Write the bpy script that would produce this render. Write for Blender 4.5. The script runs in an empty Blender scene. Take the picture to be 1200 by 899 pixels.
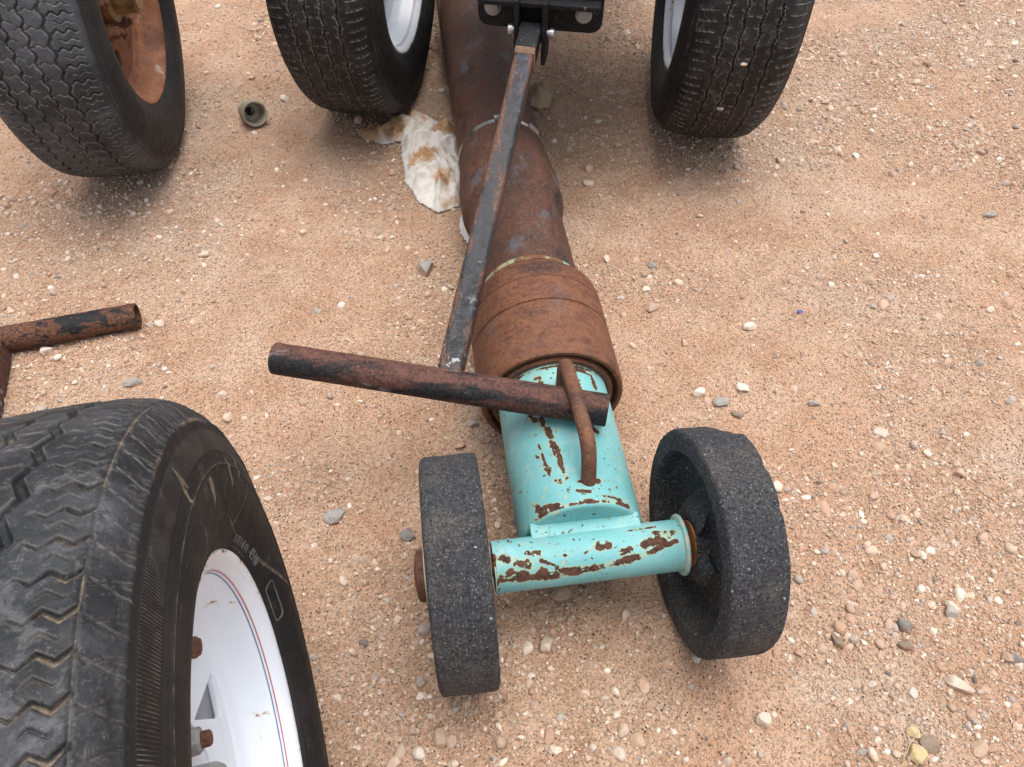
import bpy, math
import numpy as np
from mathutils import Vector, Matrix

sc = bpy.context.scene
col = sc.collection
RNG = np.random.default_rng(7)
rad = math.radians

# ------------------------------------------------------------------ noise
def _h(ix, iy, s):
    n = (ix.astype(np.int64) * 374761393 + iy.astype(np.int64) * 668265263 + s * 974634777) & 0xffffffff
    n = ((n ^ (n >> 13)) * 1274126177) & 0xffffffff
    n = n ^ (n >> 16)
    return (n & 0xffff) / 65535.0

def vn(x, y, wl, s=0):
    x = np.asarray(x, float) / wl; y = np.asarray(y, float) / wl
    ix = np.floor(x); iy = np.floor(y); fx = x - ix; fy = y - iy
    fx = fx * fx * (3 - 2 * fx); fy = fy * fy * (3 - 2 * fy)
    a = _h(ix, iy, s); b = _h(ix + 1, iy, s); c = _h(ix, iy + 1, s); d = _h(ix + 1, iy + 1, s)
    return (a + (b - a) * fx) * (1 - fy) + (c + (d - c) * fx) * fy

def sstep(a, b, x):
    t = np.clip((x - a) / (b - a), 0, 1)
    return t * t * (3 - 2 * t)

CONTACTS = [(-.282, .113, .16), (.438, 1.732, .15), (-.336, 1.809, .15), (-.856, 1.563, .15),
            (-.063, .447, .08), (.255, .493, .08), (.05, .84, .16), (0, 1.25, .14), (-.05, 1.6, .15), (-.15, 2.2, .3)]

def height(x, y):
    x = np.asarray(x, float); y = np.asarray(y, float)
    h = .016 * (vn(x, y, .55, 1) - .5) + .010 * (vn(x + .3, y, .21, 2) - .5)
    m = np.zeros_like(x)
    for cx, cy, r in CONTACTS:
        m = np.maximum(m, 1 - sstep(r * .6, r * 1.5, np.hypot(x - cx, y - cy)))
    h = h * (1 - m) + .001 * m
    cl = vn(x, y, .30, 9)
    rough = .35 + .9 * sstep(.35, .7, cl)
    h += rough * (.0052 * (vn(x, y, .06, 3) - .5) + .0052 * (vn(x, y, .027, 4) - .5) + .0034 * (vn(x, y, .013, 5) - .5))
    return h

# ------------------------------------------------------------------ mesh helpers
def link(ob, parent=None):
    col.objects.link(ob)
    if parent is not None:
        ob.parent = parent
    return ob

def mesh_np(name, V, F, mat, parent=None, attrs=None, smooth=True, uv=None, loc=None):
    """V (n,3); F list of (m,k) int arrays, winding outwards."""
    me = bpy.data.meshes.new(name)
    V = np.asarray(V, np.float32)
    if not isinstance(F, (list, tuple)):
        F = [F]
    me.vertices.add(len(V)); me.vertices.foreach_set('co', V.ravel())
    loops = np.concatenate([f.ravel() for f in F]).astype(np.int32)
    tot = np.concatenate([np.full(len(f), f.shape[1], np.int32) for f in F])
    start = np.concatenate([[0], np.cumsum(tot)[:-1]]).astype(np.int32)
    me.loops.add(len(loops)); me.loops.foreach_set('vertex_index', loops)
    me.polygons.add(len(tot)); me.polygons.foreach_set('loop_start', start); me.polygons.foreach_set('loop_total', tot)
    me.polygons.foreach_set('use_smooth', np.full(len(tot), smooth, bool))
    if uv is not None:
        l = me.uv_layers.new(name='UVMap')
        l.data.foreach_set('uv', np.asarray(uv, np.float32)[loops].ravel())
    for k, a in (attrs or {}).items():
        a = np.asarray(a, np.float32)
        if a.ndim == 1:
            at = me.attributes.new(k, 'FLOAT', 'POINT'); at.data.foreach_set('value', a)
        else:
            at = me.attributes.new(k, 'FLOAT_COLOR', 'POINT'); at.data.foreach_set('color', a.ravel())
    me.update(calc_edges=True); me.validate()
    if mat is not None:
        me.materials.append(mat)
    ob = bpy.data.objects.new(name, me)
    if loc is not None:
        ob.location = loc
    return link(ob, parent)

def grid_faces(nu, nv, closed_u=True, flip=False):
    """vertex index = iu*nv + iv"""
    iu = np.arange(nu if closed_u else nu - 1); iv = np.arange(nv - 1)
    a, b = np.meshgrid(iu, iv, indexing='ij'); a = a.ravel(); b = b.ravel(); c = (a + 1) % nu
    q = np.stack([a * nv + b, c * nv + b, c * nv + b + 1, a * nv + b + 1], 1)
    return q[:, ::-1] if flip else q

def frame(p, up=(0, 0, 1)):
    p = np.array(p, float); p /= np.linalg.norm(p)
    e1 = np.cross(np.array(up, float), p); e1 /= np.linalg.norm(e1)     # sideways
    e2 = np.cross(p, e1)
    return p, e1, e2

def resample(prof, step):
    P = np.array(prof, float); out = [P[0]]
    for a, b in zip(P[:-1], P[1:]):
        n = max(1, int(np.ceil(np.linalg.norm(b - a) / step)))
        for i in range(1, n + 1):
            out.append(a + (b - a) * i / n)
    return np.array(out)

def lathe(prof, O, p, n=96, up=(0, 0, 1), rfun=None):
    """prof: (t, r) along axis p from O. Faces outwards when t increases along the outer wall. Returns V, F, phi, t"""
    p, e1, e2 = frame(p, up); P = np.array(prof, float); nv = len(P)
    ph = np.linspace(0, 2 * np.pi, n, endpoint=False)
    PH, TT = np.meshgrid(ph, P[:, 0], indexing='ij'); RR = np.repeat(P[None, :, 1], n, 0)
    if rfun is not None:
        RR = rfun(PH, TT, RR)
    V = np.array(O, float) + TT[..., None] * p + RR[..., None] * (np.cos(PH)[..., None] * e1 + np.sin(PH)[..., None] * e2)
    return V.reshape(-1, 3), grid_faces(n, nv), PH.ravel(), TT.ravel()

class MB:
    """collects simple solids into one mesh"""
    def __init__(s): s.V = []; s.F3 = []; s.F4 = []; s.n = 0
    def add(s, V, F):
        V = np.asarray(V, float)
        for f in (F if isinstance(F, list) else [F]):
            (s.F4 if f.shape[1] == 4 else s.F3).append(np.asarray(f) + s.n)
        s.V.append(V); s.n += len(V); return s
    def lathe(s, prof, O, p, n=48, up=(0, 0, 1)):
        V, F, _, _ = lathe(prof, O, p, n, up); return s.add(V, F)
    def box(s, c, ax, ay, az, bev=.0015):
        """box with half-vectors ax, ay, az, chamfered edges"""
        c, ax, ay, az = (np.array(q, float) for q in (c, ax, ay, az))
        L = [np.linalg.norm(q) for q in (ax, ay, az)]; U = [ax / L[0], ay / L[1], az / L[2]]
        import bmesh
        bm = bmesh.new(); bmesh.ops.create_cube(bm, size=2)
        for v in bm.verts: v.co = Vector((v.co.x * L[0], v.co.y * L[1], v.co.z * L[2]))
        if bev: bmesh.ops.bevel(bm, geom=bm.edges[:], offset=bev, segments=2, profile=.6, affect='EDGES')
        bmesh.ops.triangulate(bm, faces=bm.faces[:])
        V = np.array([v.co[:] for v in bm.verts]); F = np.array([[v.index for v in f.verts] for f in bm.faces]); bm.free()
        W = c + V @ np.array(U)
        if np.dot(np.cross(U[0], U[1]), U[2]) < 0: F = F[:, ::-1]
        return s.add(W, F)
    def tube(s, pts, r, n=20, up=(0, 0, 1), rn=None):
        pts = np.array(pts, float); m = len(pts); T = np.gradient(pts, axis=0); T /= np.linalg.norm(T, axis=1)[:, None]
        u = np.array(up, float); e = np.cross(u, T[0]);
        if np.linalg.norm(e) < 1e-3: e = np.cross((1, 0, 0), T[0])
        e /= np.linalg.norm(e); ph = np.linspace(0, 2 * np.pi, n, endpoint=False); rings = []
        for i in range(m):
            e = e - T[i] * (e @ T[i]); e /= np.linalg.norm(e); f = np.cross(T[i], e)
            rr = r if rn is None else r * rn[i]
            rings.append(pts[i] + rr * (np.cos(ph)[:, None] * e + np.sin(ph)[:, None] * f))
        V = np.concatenate(rings + [pts[:1], pts[-1:]])
        F = []
        for i in range(m - 1):
            for j in range(n):
                k = (j + 1) % n; F.append((i * n + j, i * n + k, (i + 1) * n + k, (i + 1) * n + j))
        F = np.array(F); a = m * n
        C = np.array([(a, (j + 1) % n, j) for j in range(n)] + [(a + 1, (m - 1) * n + j, (m - 1) * n + (j + 1) % n) for j in range(n)])
        return s.add(V, [F, C])
    def build(s, name, mat, parent=None, smooth=True, off=(0, 0, 0), angle=35):
        V = np.concatenate(s.V) - np.array(off)
        F = []
        if s.F4: F.append(np.concatenate(s.F4))
        if s.F3: F.append(np.concatenate(s.F3))
        o = mesh_np(name, V, F, mat, parent, smooth=smooth)
        if smooth:
            sharp(o, angle)
        return o

def sharp(o, angle=35):
    import bmesh
    bm = bmesh.new(); bm.from_mesh(o.data); lim = rad(angle)
    for e in bm.edges:
        if len(e.link_faces) == 2 and e.calc_face_angle(0) > lim:
            e.smooth = False
    bm.to_mesh(o.data); bm.free()

def bend(pts, r=.02, n=6):
    """rounds the corners of a polyline"""
    P = [np.array(p, float) for p in pts]; out = [P[0]]
    for a, b, c in zip(P[:-2], P[1:-1], P[2:]):
        u = a - b; v = c - b; d = min(r, np.linalg.norm(u) * .45, np.linalg.norm(v) * .45)
        s = b + u / np.linalg.norm(u) * d; e = b + v / np.linalg.norm(v) * d
        for k in range(n + 1):
            t = k / n; out.append((1 - t) ** 2 * s + 2 * t * (1 - t) * b + t * t * e)
    out.append(P[-1]); return out

def plate2d(loops, half, bevel=0.0):
    """filled 2D outline with holes, extruded by half each way: returns V (x, y, z), F"""
    cu = bpy.data.curves.new('outline', 'CURVE'); cu.dimensions = '2D'; cu.fill_mode = 'BOTH'
    cu.extrude = half; cu.bevel_depth = bevel; cu.bevel_resolution = 1
    for lp in loops:
        sp = cu.splines.new('POLY'); sp.points.add(len(lp) - 1); sp.use_cyclic_u = True
        for q, (x, y) in zip(sp.points, lp): q.co = (x, y, 0, 1)
    ob = bpy.data.objects.new('outline', cu); col.objects.link(ob)
    bpy.context.view_layer.update()
    me = bpy.data.meshes.new_from_object(ob.evaluated_get(bpy.context.evaluated_depsgraph_get()))
    me.calc_loop_triangles()
    V = np.array([v.co[:] for v in me.vertices]); F = np.array([t.vertices[:] for t in me.loop_triangles])
    bpy.data.objects.remove(ob); bpy.data.curves.remove(cu); bpy.data.meshes.remove(me)
    return V, F

def circle2d(cx, cy, r, n=40, a0=0): return [(cx + r * math.cos(a0 + 2 * math.pi * i / n), cy + r * math.sin(a0 + 2 * math.pi * i / n)) for i in range(n)]
def rounded2d(pts, r=.012, n=5):
    P = [np.array((*q, 0.)) for q in pts]; m = len(P); out = []
    for i in range(m):
        a, b, c = P[i - 1], P[i], P[(i + 1) % m]; u = a - b; v = c - b
        d = min(r, np.linalg.norm(u) * .45, np.linalg.norm(v) * .45); s = b + u / np.linalg.norm(u) * d; e = b + v / np.linalg.norm(v) * d
        for k in range(n + 1):
            t = k / n; q = (1 - t) ** 2 * s + 2 * t * (1 - t) * b + t * t * e; out.append((q[0], q[1]))
    return out

def empty(name, loc, rot=(0, 0, 0)):
    o = bpy.data.objects.new(name, None); o.location = loc; o.rotation_euler = rot; o.empty_display_size = .05
    return link(o)

def tag(o, label=None, cat=None, group=None, kind=None):
    if label: o['label'] = label
    if cat: o['category'] = cat
    if group: o['group'] = group
    if kind: o['kind'] = kind
    return o

# ------------------------------------------------------------------ materials
class N:
    def __init__(s, name):
        s.m = bpy.data.materials.new(name); s.m.use_nodes = True; s.t = s.m.node_tree; s.t.nodes.clear()
        s.out = s.t.nodes.new('ShaderNodeOutputMaterial'); s.b = s.t.nodes.new('ShaderNodeBsdfPrincipled')
        s.t.links.new(s.b.outputs[0], s.out.inputs[0])
        tc = s.t.nodes.new('ShaderNodeTexCoord'); s.co = tc.outputs['Object']; s.uv = tc.outputs['UV']
    def n(s, kind, **kw):
        x = s.t.nodes.new(kind)
        for k, v in kw.items(): setattr(x, k, v)
        return x
    def put(s, inp, v):
        if isinstance(v, bpy.types.NodeSocket): s.t.links.new(v, inp)
        elif isinstance(v, (tuple, list)) and len(v) == 3 and inp.type == 'RGBA': inp.default_value = (*v, 1)
        else: inp.default_value = v
    def scale(s, v, sc3):
        m = s.n('ShaderNodeMapping'); s.put(m.inputs[0], v); m.inputs['Scale'].default_value = sc3; return m.outputs[0]
    def noise(s, scale, detail=4, rough=.55, co=None, dist=0, lac=2.0):
        x = s.n('ShaderNodeTexNoise'); s.put(x.inputs['Vector'], co or s.co)
        x.inputs['Scale'].default_value = scale; x.inputs['Detail'].default_value = detail
        x.inputs['Roughness'].default_value = rough; x.inputs['Distortion'].default_value = dist; return x.outputs[0]
    def voro(s, scale, co=None, out='Color', feature='F1', rnd=1.0):
        x = s.n('ShaderNodeTexVoronoi', feature=feature); s.put(x.inputs['Vector'], co or s.co)
        x.inputs['Scale'].default_value = scale; x.inputs['Randomness'].default_value = rnd; return x.outputs[out]
    def math(s, op, a, b=0.0, c=0.0):
        x = s.n('ShaderNodeMath', operation=op); s.put(x.inputs[0], a); s.put(x.inputs[1], b); s.put(x.inputs[2], c); return x.outputs[0]
    def rng(s, v, a, b, lo=0.0, hi=1.0, smooth=True):
        x = s.n('ShaderNodeMapRange'); x.interpolation_type = 'SMOOTHSTEP' if smooth else 'LINEAR'
        s.put(x.inputs[0], v); s.put(x.inputs[1], a); s.put(x.inputs[2], b); s.put(x.inputs[3], lo); s.put(x.inputs[4], hi); return x.outputs[0]
    def mix(s, f, a, b, mode='MIX'):
        x = s.n('ShaderNodeMix', data_type='RGBA', blend_type=mode); s.put(x.inputs[0], f); s.put(x.inputs[6], a); s.put(x.inputs[7], b); return x.outputs[2]
    def ramp(s, v, stops):
        x = s.n('ShaderNodeValToRGB'); s.put(x.inputs[0], v); e = x.color_ramp.elements
        while len(e) < len(stops): e.new(.5)
        for q, (p, c) in zip(e, stops): q.position = p; q.color = (*c, 1)
        return x.outputs[0]
    def attr(s, name, out='Fac'):
        x = s.n('ShaderNodeAttribute'); x.attribute_name = name; return x.outputs[out]
    def sep(s, v):
        x = s.n('ShaderNodeSeparateXYZ'); s.put(x.inputs[0], v); return x.outputs
    def bump(s, h, dist, strength=1.0, prev=None):
        x = s.n('ShaderNodeBump'); s.put(x.inputs['Height'], h); x.inputs['Distance'].default_value = dist; x.inputs['Strength'].default_value = strength
        if prev is not None: s.put(x.inputs['Normal'], prev)
        return x.outputs[0]
    def done(s, color, rough=.8, normal=None, metal=0.0, spec=None):
        s.put(s.b.inputs['Base Color'], color); s.put(s.b.inputs['Roughness'], rough); s.put(s.b.inputs['Metallic'], metal)
        if spec is not None: s.put(s.b.inputs['Specular IOR Level'], spec)
        if normal is not None: s.put(s.b.inputs['Normal'], normal)
        return s.m

def m_ground():
    k = N('sandy_dirt')
    big = k.noise(2.2, 3, .5); mid = k.noise(9, 5, .6); fine = k.noise(70, 4, .65); grit = k.noise(320, 3, .7)
    base = k.ramp(mid, [(.28, (.40, .23, .14)), (.48, (.525, .335, .22)), (.72, (.60, .415, .29))])
    base = k.mix(k.rng(big, .36, .52, .75, 0), base, (.53, .315, .20))        # redder packed patches
    base = k.mix(k.rng(big, .52, .66, 0, .7), base, (.56, .425, .32))
    base = k.mix(k.rng(fine, .52, .72, 0, .6), base, (.68, .51, .385)); base = k.mix(k.rng(fine, .47, .26, 0, .75), base, (.32, .18, .11))
    loose = k.rng(k.math('ADD', k.attr('loose'), k.math('MULTIPLY', k.noise(30, 4, .6), .35)), .22, .62)
    packed = k.mix(k.rng(mid, .35, .65), (.53, .315, .20), (.63, .42, .29)); base = k.mix(k.math('MULTIPLY', k.math('SUBTRACT', 1.0, loose), .6), base, packed)
    cell = k.sep(k.voro(260, out='Color')); dist = k.voro(260, out='Distance')
    speck = k.math('MULTIPLY', k.rng(cell[0], .80, .84), k.rng(dist, .5, .34))
    speck = k.math('MULTIPLY', speck, k.rng(loose, 0, 1, .3, 1)); base = k.mix(speck, base, k.ramp(cell[1], [(0, (.36, .25, .17)), (.3, (.50, .38, .27)), (.7, (.62, .50, .38)), (1, (.70, .62, .52))]))
    dk = k.math('MULTIPLY', k.rng(cell[2], .93, .95), k.rng(dist, .42, .25))
    base = k.mix(dk, base, (.12, .075, .05))
    c2 = k.sep(k.voro(520, out='Color')); d2 = k.voro(520, out='Distance')
    s2 = k.math('MULTIPLY', k.rng(c2[0], .72, .78), k.rng(d2, .5, .3))
    base = k.mix(k.math('MULTIPLY', s2, k.rng(loose, 0, 1, .3, .85)), base, k.ramp(c2[1], [(0, (.28, .16, .10)), (.4, (.5, .36, .24)), (1, (.68, .56, .44))]))
    b = k.bump(fine, .010, 1.0); b = k.bump(k.rng(dist, .55, .1), .0028, .9, b); b = k.bump(grit, .0032, 1.0, b)
    return k.done(base, k.rng(fine, .3, .7, .85, .98), b, spec=.25)

def m_stone(name, attr=True, color=(.4, .35, .3), dark=(.2, .17, .15)):
    k = N(name)
    n1 = k.noise(60, 5, .65); n2 = k.noise(300, 3, .6)
    if attr:
        c = k.mix(k.rng(n1, .35, .65, 0, .30), k.attr('tint', 'Color'), (.46, .31, .20))
        c = k.mix(k.rng(n2, .55, .75, 0, .3), c, (.62, .54, .45))
    else:
        c = k.mix(k.rng(n1, .35, .68), color, dark); c = k.mix(k.rng(n2, .58, .75, 0, .45), c, (.55, .47, .38))
        z = k.sep(k.n('ShaderNodeNewGeometry').outputs['Normal'])[2]
        c = k.mix(k.math('MULTIPLY', k.rng(k.noise(25, 3), .45, .6), k.rng(z, .9, .1, 0, .7)), c, (.46, .27, .16))
    b = k.bump(n1, .003, .7); b = k.bump(n2, .001, .6, b)
    return k.done(c, .88, b, spec=.3)

def m_rust(name, base=(.115, .048, .026), hi=(.20, .088, .04), lo=(.05, .026, .020), blue=.35, scale=1.0, streak=(1, 1, 1), pale=0.0, rough=(.55, .8), spark=.75):
    k = N(name); co = k.scale(k.co, streak)
    n1 = k.noise(6 * scale, 6, .62, co); n2 = k.noise(28 * scale, 6, .7, co); n3 = k.noise(190, 4, .75)
    c = k.mix(k.rng(n2, .35, .62), base, hi); c = k.mix(k.rng(n1, .52, .70), c, lo)
    c = k.mix(k.rng(n3, .5, .72, 0, spark), c, (.27, .125, .058)); c = k.mix(k.rng(n3, .48, .3, 0, .7), c, (.045, .022, .016))
    if blue: c = k.mix(k.math('MULTIPLY', k.rng(k.noise(9 * scale, 5, .65, k.scale(k.co, (1.3, .7, 1))), .56, .66, 0, blue), k.rng(n3, .3, .6, .4, 1)), c, (.105, .11, .125))
    if pale: c = k.mix(k.math('MULTIPLY', k.rng(k.noise(17 * scale, 5, .6, co), .60, .66), k.rng(n2, .4, .55, .2, pale)), c, (.42, .34, .27))
    b = k.bump(n3, .0014, .9); b = k.bump(n2, .0024, .6, b); b = k.bump(k.math('MULTIPLY', k.rng(k.noise(75, 4, .6), .60, .66), -1.0), .0014, .7, b)
    return k.done(c, k.rng(n2, .3, .7, rough[0], rough[1]), b, spec=.4)

def m_blackpaint(name, rusty=.5, streak=(1, 1, 1), bluish=.3, base=(.012, .012, .014), rust1=(.10, .042, .024)):
    k = N(name); co = k.scale(k.co, streak)
    n1 = k.noise(11, 7, .68, co); n2 = k.noise(45, 6, .7, co); n3 = k.noise(230, 4, .7)
    s = k.math('ADD', k.math('MULTIPLY', n1, .65), k.math('MULTIPLY', n2, .35))
    m = k.rng(s, .66 - .28 * rusty, .70 - .28 * rusty)
    rust = k.mix(k.rng(n3, .38, .68), (.05, .026, .019), (.20, .092, .05)); rust = k.mix(k.rng(n2, .5, .6, 0, .7), rust, rust1)
    pa = k.mix(k.rng(n3, .5, .75, 0, .5), base, (.05, .05, .055))
    pa = k.mix(k.rng(k.noise(16, 6, .7, co), .58, .66, 0, bluish), pa, (.15, .165, .20))
    pa = k.mix(k.rng(k.noise(60, 5, .7), .64, .70, 0, .35), pa, (.35, .31, .26))
    b = k.bump(m, .0006, .5); b = k.bump(n3, .0007, .6, b)
    return k.done(k.mix(m, pa, rust), k.rng(m, 0, 1, .60, .8), b, spec=.22)

def m_crosstube():
    k = N('rusty_black_tube'); n1 = k.noise(16, 6, .68, k.scale(k.co, (.5, 2, 2))); n2 = k.noise(60, 6, .7); n3 = k.noise(240, 4, .72)
    low = k.rng(k.sep(k.n('ShaderNodeNewGeometry').outputs['Normal'])[1], -.35, -.8)        # blacker, with less rust, on the side facing the axle
    m = k.rng(k.math('ADD', n1, k.math('MULTIPLY', low, -.13)), .33, .49)
    rust = k.mix(k.rng(n2, .35, .65), (.060, .028, .022), (.125, .054, .038)); rust = k.mix(k.rng(n3, .48, .72, 0, .6), rust, (.20, .10, .07)); rust = k.mix(k.rng(n3, .45, .3, 0, .7), rust, (.03, .016, .014))
    pa = k.mix(k.rng(n3, .4, .7), (.008, .008, .009), (.035, .033, .034))
    c = k.mix(m, pa, rust); c = k.mix(k.math('MULTIPLY', k.rng(k.noise(13, 5, .65, k.scale(k.co, (.5, 2, 2))), .60, .68), k.rng(n2, .38, .55)), c, (.23, .235, .27))
    return k.done(c, .72, k.bump(n3, .0012, .8, k.bump(n2, .0014, .5)), spec=.3)

def m_band():
    k = N('flaking_ring_paint'); n1 = k.noise(26, 5, .7); n2 = k.noise(90, 4, .7)
    c = k.mix(k.rng(k.noise(14, 3), .42, .58), (.36, .31, .16), (.20, .36, .25)); c = k.mix(k.rng(n1, .46, .54), c, (.15, .065, .03)); c = k.mix(k.rng(n2, .55, .65, 0, .7), c, (.06, .03, .02))
    return k.done(c, .8, k.bump(n2, .001, .7))

def m_bar():
    k = N('worn_black_bar'); e = k.attr('edge'); al = k.attr('along'); tp = k.attr('topside')
    n1 = k.noise(24, 7, .72); n2 = k.noise(75, 6, .72); n3 = k.noise(280, 4, .72); ns = k.noise(14, 6, .7, k.scale(k.co, (2.5, .45, 1)))
    black = k.mix(k.rng(n3, .4, .7), (.008, .008, .010), (.034, .035, .040))
    bl = k.mix(k.rng(n2, .40, .6), (.014, .016, .022), (.055, .062, .085))
    c = k.mix(k.math('MULTIPLY', k.rng(n1, .46, .58), k.rng(al, .35, .7, .25, .9)), black, bl)
    mid = k.mix(k.rng(n2, .38, .62), (.020, .019, .020), (.056, .053, .054))
    midm = k.math('MULTIPLY', k.rng(al, .22, .36), k.rng(al, .86, .62))
    c = k.mix(k.math('MULTIPLY', midm, k.rng(ns, .36, .55, .25, .92)), c, mid)
    rust = k.mix(k.rng(n3, .36, .66), (.055, .027, .019), (.17, .078, .045))
    rm = k.rng(k.math('ADD', ns, k.math('MULTIPLY', e, .15)), .575, .68); c = k.mix(rm, c, rust)
    c = k.mix(k.math('MULTIPLY', k.rng(tp, .5, .0), .40), c, rust)
    pale = k.math('MULTIPLY', k.rng(n1, .55, .60), k.math('MULTIPLY', k.rng(al, .24, .12), k.rng(n2, .40, .52))); c = k.mix(k.math('MULTIPLY', pale, .85), c, (.42, .42, .43))
    c = k.mix(k.rng(k.noise(110, 5, .75), .63, .68, 0, .5), c, (.30, .26, .21))
    b = k.bump(rm, .0006, .5); b = k.bump(n3, .0008, .7, b); b = k.bump(n2, .0008, .4, b)
    return k.done(c, k.rng(n2, .3, .7, .36, .72), b, spec=.4)

def m_turquoise():
    k = N('chipped_turquoise_paint')
    n1 = k.noise(48, 6, .68); n2 = k.noise(150, 4, .65); n3 = k.noise(330, 3, .7); big = k.noise(7, 4, .6)
    w = k.attr('wear'); f = k.math('ADD', k.math('MULTIPLY', n1, .68), k.math('MULTIPLY', n2, .32))
    v = k.math('ADD', f, w)
    dots = k.math('MULTIPLY', k.rng(k.noise(140, 3, .6), .635, .66), k.rng(k.noise(20, 4, .6), .44, .58))
    chip = k.math('MAXIMUM', k.rng(v, .705, .725), dots); halo = k.math('MAXIMUM', k.rng(v, .60, .71), k.rng(k.noise(140, 3, .6), .60, .67))
    paint = k.ramp(big, [(.3, (.135, .375, .385)), (.5, (.175, .44, .445)), (.7, (.25, .495, .475))])
    paint = k.mix(k.rng(k.noise(15, 4, .6), .56, .72, 0, .45), paint, (.34, .54, .58))
    paint = k.mix(k.rng(k.noise(9, 5, .65), .60, .70, 0, .35), paint, (.40, .47, .33)); paint = k.mix(k.math('MULTIPLY', k.rng(k.noise(12, 6, .72), .54, .66, 0, .55), k.rng(n2, .35, .6)), paint, (.27, .34, .27))
    paint = k.mix(k.rng(n3, .56, .75, 0, .4), paint, (.09, .32, .32)); paint = k.mix(k.rng(k.noise(26, 6, .75), .55, .68, 0, .4), paint, (.40, .47, .42))
    scr = k.noise(60, 4, .7, k.scale(k.co, (2.4, .28, 1))); paint = k.mix(k.rng(scr, .64, .69, 0, .6), paint, (.10, .28, .28))
    paint = k.mix(k.math('MULTIPLY', halo, .7), paint, (.40, .41, .22))
    rust = k.mix(k.rng(n2, .38, .62), (.036, .016, .012), (.105, .044, .026)); rust = k.mix(k.rng(n3, .57, .72, 0, .6), rust, (.17, .078, .042))
    b = k.bump(k.math('SUBTRACT', 1.0, chip), .0016, 1.0); b = k.bump(n3, .0008, .6, b); b = k.bump(k.noise(28, 3), .003, .25, b)
    return k.done(k.mix(chip, paint, rust), k.rng(chip, 0, 1, k.rng(n1, .3, .7, .42, .58), .85), b, spec=.4)

def m_tyre(name, lo=(.012, .012, .013), hi=(.042, .042, .044), dust=.5, wear=.5, edge=.5):
    k = N(name); d = k.attr('dirt'); rib = k.attr('rib'); side = k.attr('side'); eg = k.attr('edge')
    n1 = k.noise(9, 6, .68); n2 = k.noise(70, 5, .72); n3 = k.noise(300, 3, .75); n4 = k.noise(26, 6, .75, dist=.6)
    c = k.mix(k.rng(n1, .36, .64), lo, hi)
    c = k.mix(k.rng(n4, .50, .60, 0, .55), c, lo); c = k.mix(k.rng(n4, .46, .36, 0, wear), c, (.088, .088, .092))
    c = k.mix(k.rng(n3, .57, .72, 0, .6 * wear), c, (.15, .147, .14)); c = k.mix(k.rng(n3, .44, .3, 0, .6), c, (.012, .012, .012))
    # scuffs that run with the tread
    sk = k.noise(30, 5, .75, k.scale(k.uv, (.5, 4, 1))); c = k.mix(k.math('MULTIPLY', k.rng(sk, .60, .68, 0, .45 * wear), k.rng(n3, .35, .6)), c, (.17, .165, .155))
    c = k.mix(k.math('MULTIPLY', side, .85), c, k.mix(k.rng(n4, .45, .62, 0, .6), k.mix(k.rng(n1, .5, .66, 0, .7), (.0075, .0075, .008), (.026, .020, .0165)), (.018, .018, .019)))
    sc_ = k.noise(16, 6, .75, k.scale(k.uv, (1, 5, 1))); c = k.mix(k.math('MULTIPLY', k.rng(sc_, .62, .69, 0, .55 * dust), k.rng(n2, .42, .6)), c, (.19, .165, .13))
    c = k.mix(k.math('MULTIPLY', eg, k.rng(n2, .36, .58, .1 * edge, edge)), c, (.23, .215, .19))
    crisp = k.rng(k.math('ADD', k.math('MULTIPLY', d, .62), k.math('MULTIPLY', n2, .7)), .56, .86)
    c = k.mix(k.math('MULTIPLY', k.math('MULTIPLY', crisp, k.rng(d, .02, .12)), dust), c, k.mix(k.rng(n3, .4, .65), (.15, .115, .085), (.27, .215, .155)))
    c = k.mix(k.math('MULTIPLY', k.rng(k.noise(13, 6, .75), .60, .70, 0, .55 * dust), k.rng(n2, .42, .58)), c, (.19, .15, .115))
    wv = k.n('ShaderNodeTexWave', wave_type='BANDS', bands_direction='X'); k.put(wv.inputs['Vector'], k.uv); wv.inputs['Scale'].default_value = 120
    ribh = k.math('MULTIPLY', wv.outputs['Fac'], rib)
    c = k.mix(k.math('MULTIPLY', k.rng(ribh, .55, .95), k.rng(n2, .4, .6, .1, .6)), c, (.18, .16, .13))
    b = k.bump(ribh, .0016, .9); b = k.bump(n4, .0022, .5, b); b = k.bump(n2, .0014, .6, b); b = k.bump(n3, .0006, .7, b)
    return k.done(c, k.rng(n2, .3, .7, .50, .74), b, spec=.30)

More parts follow.
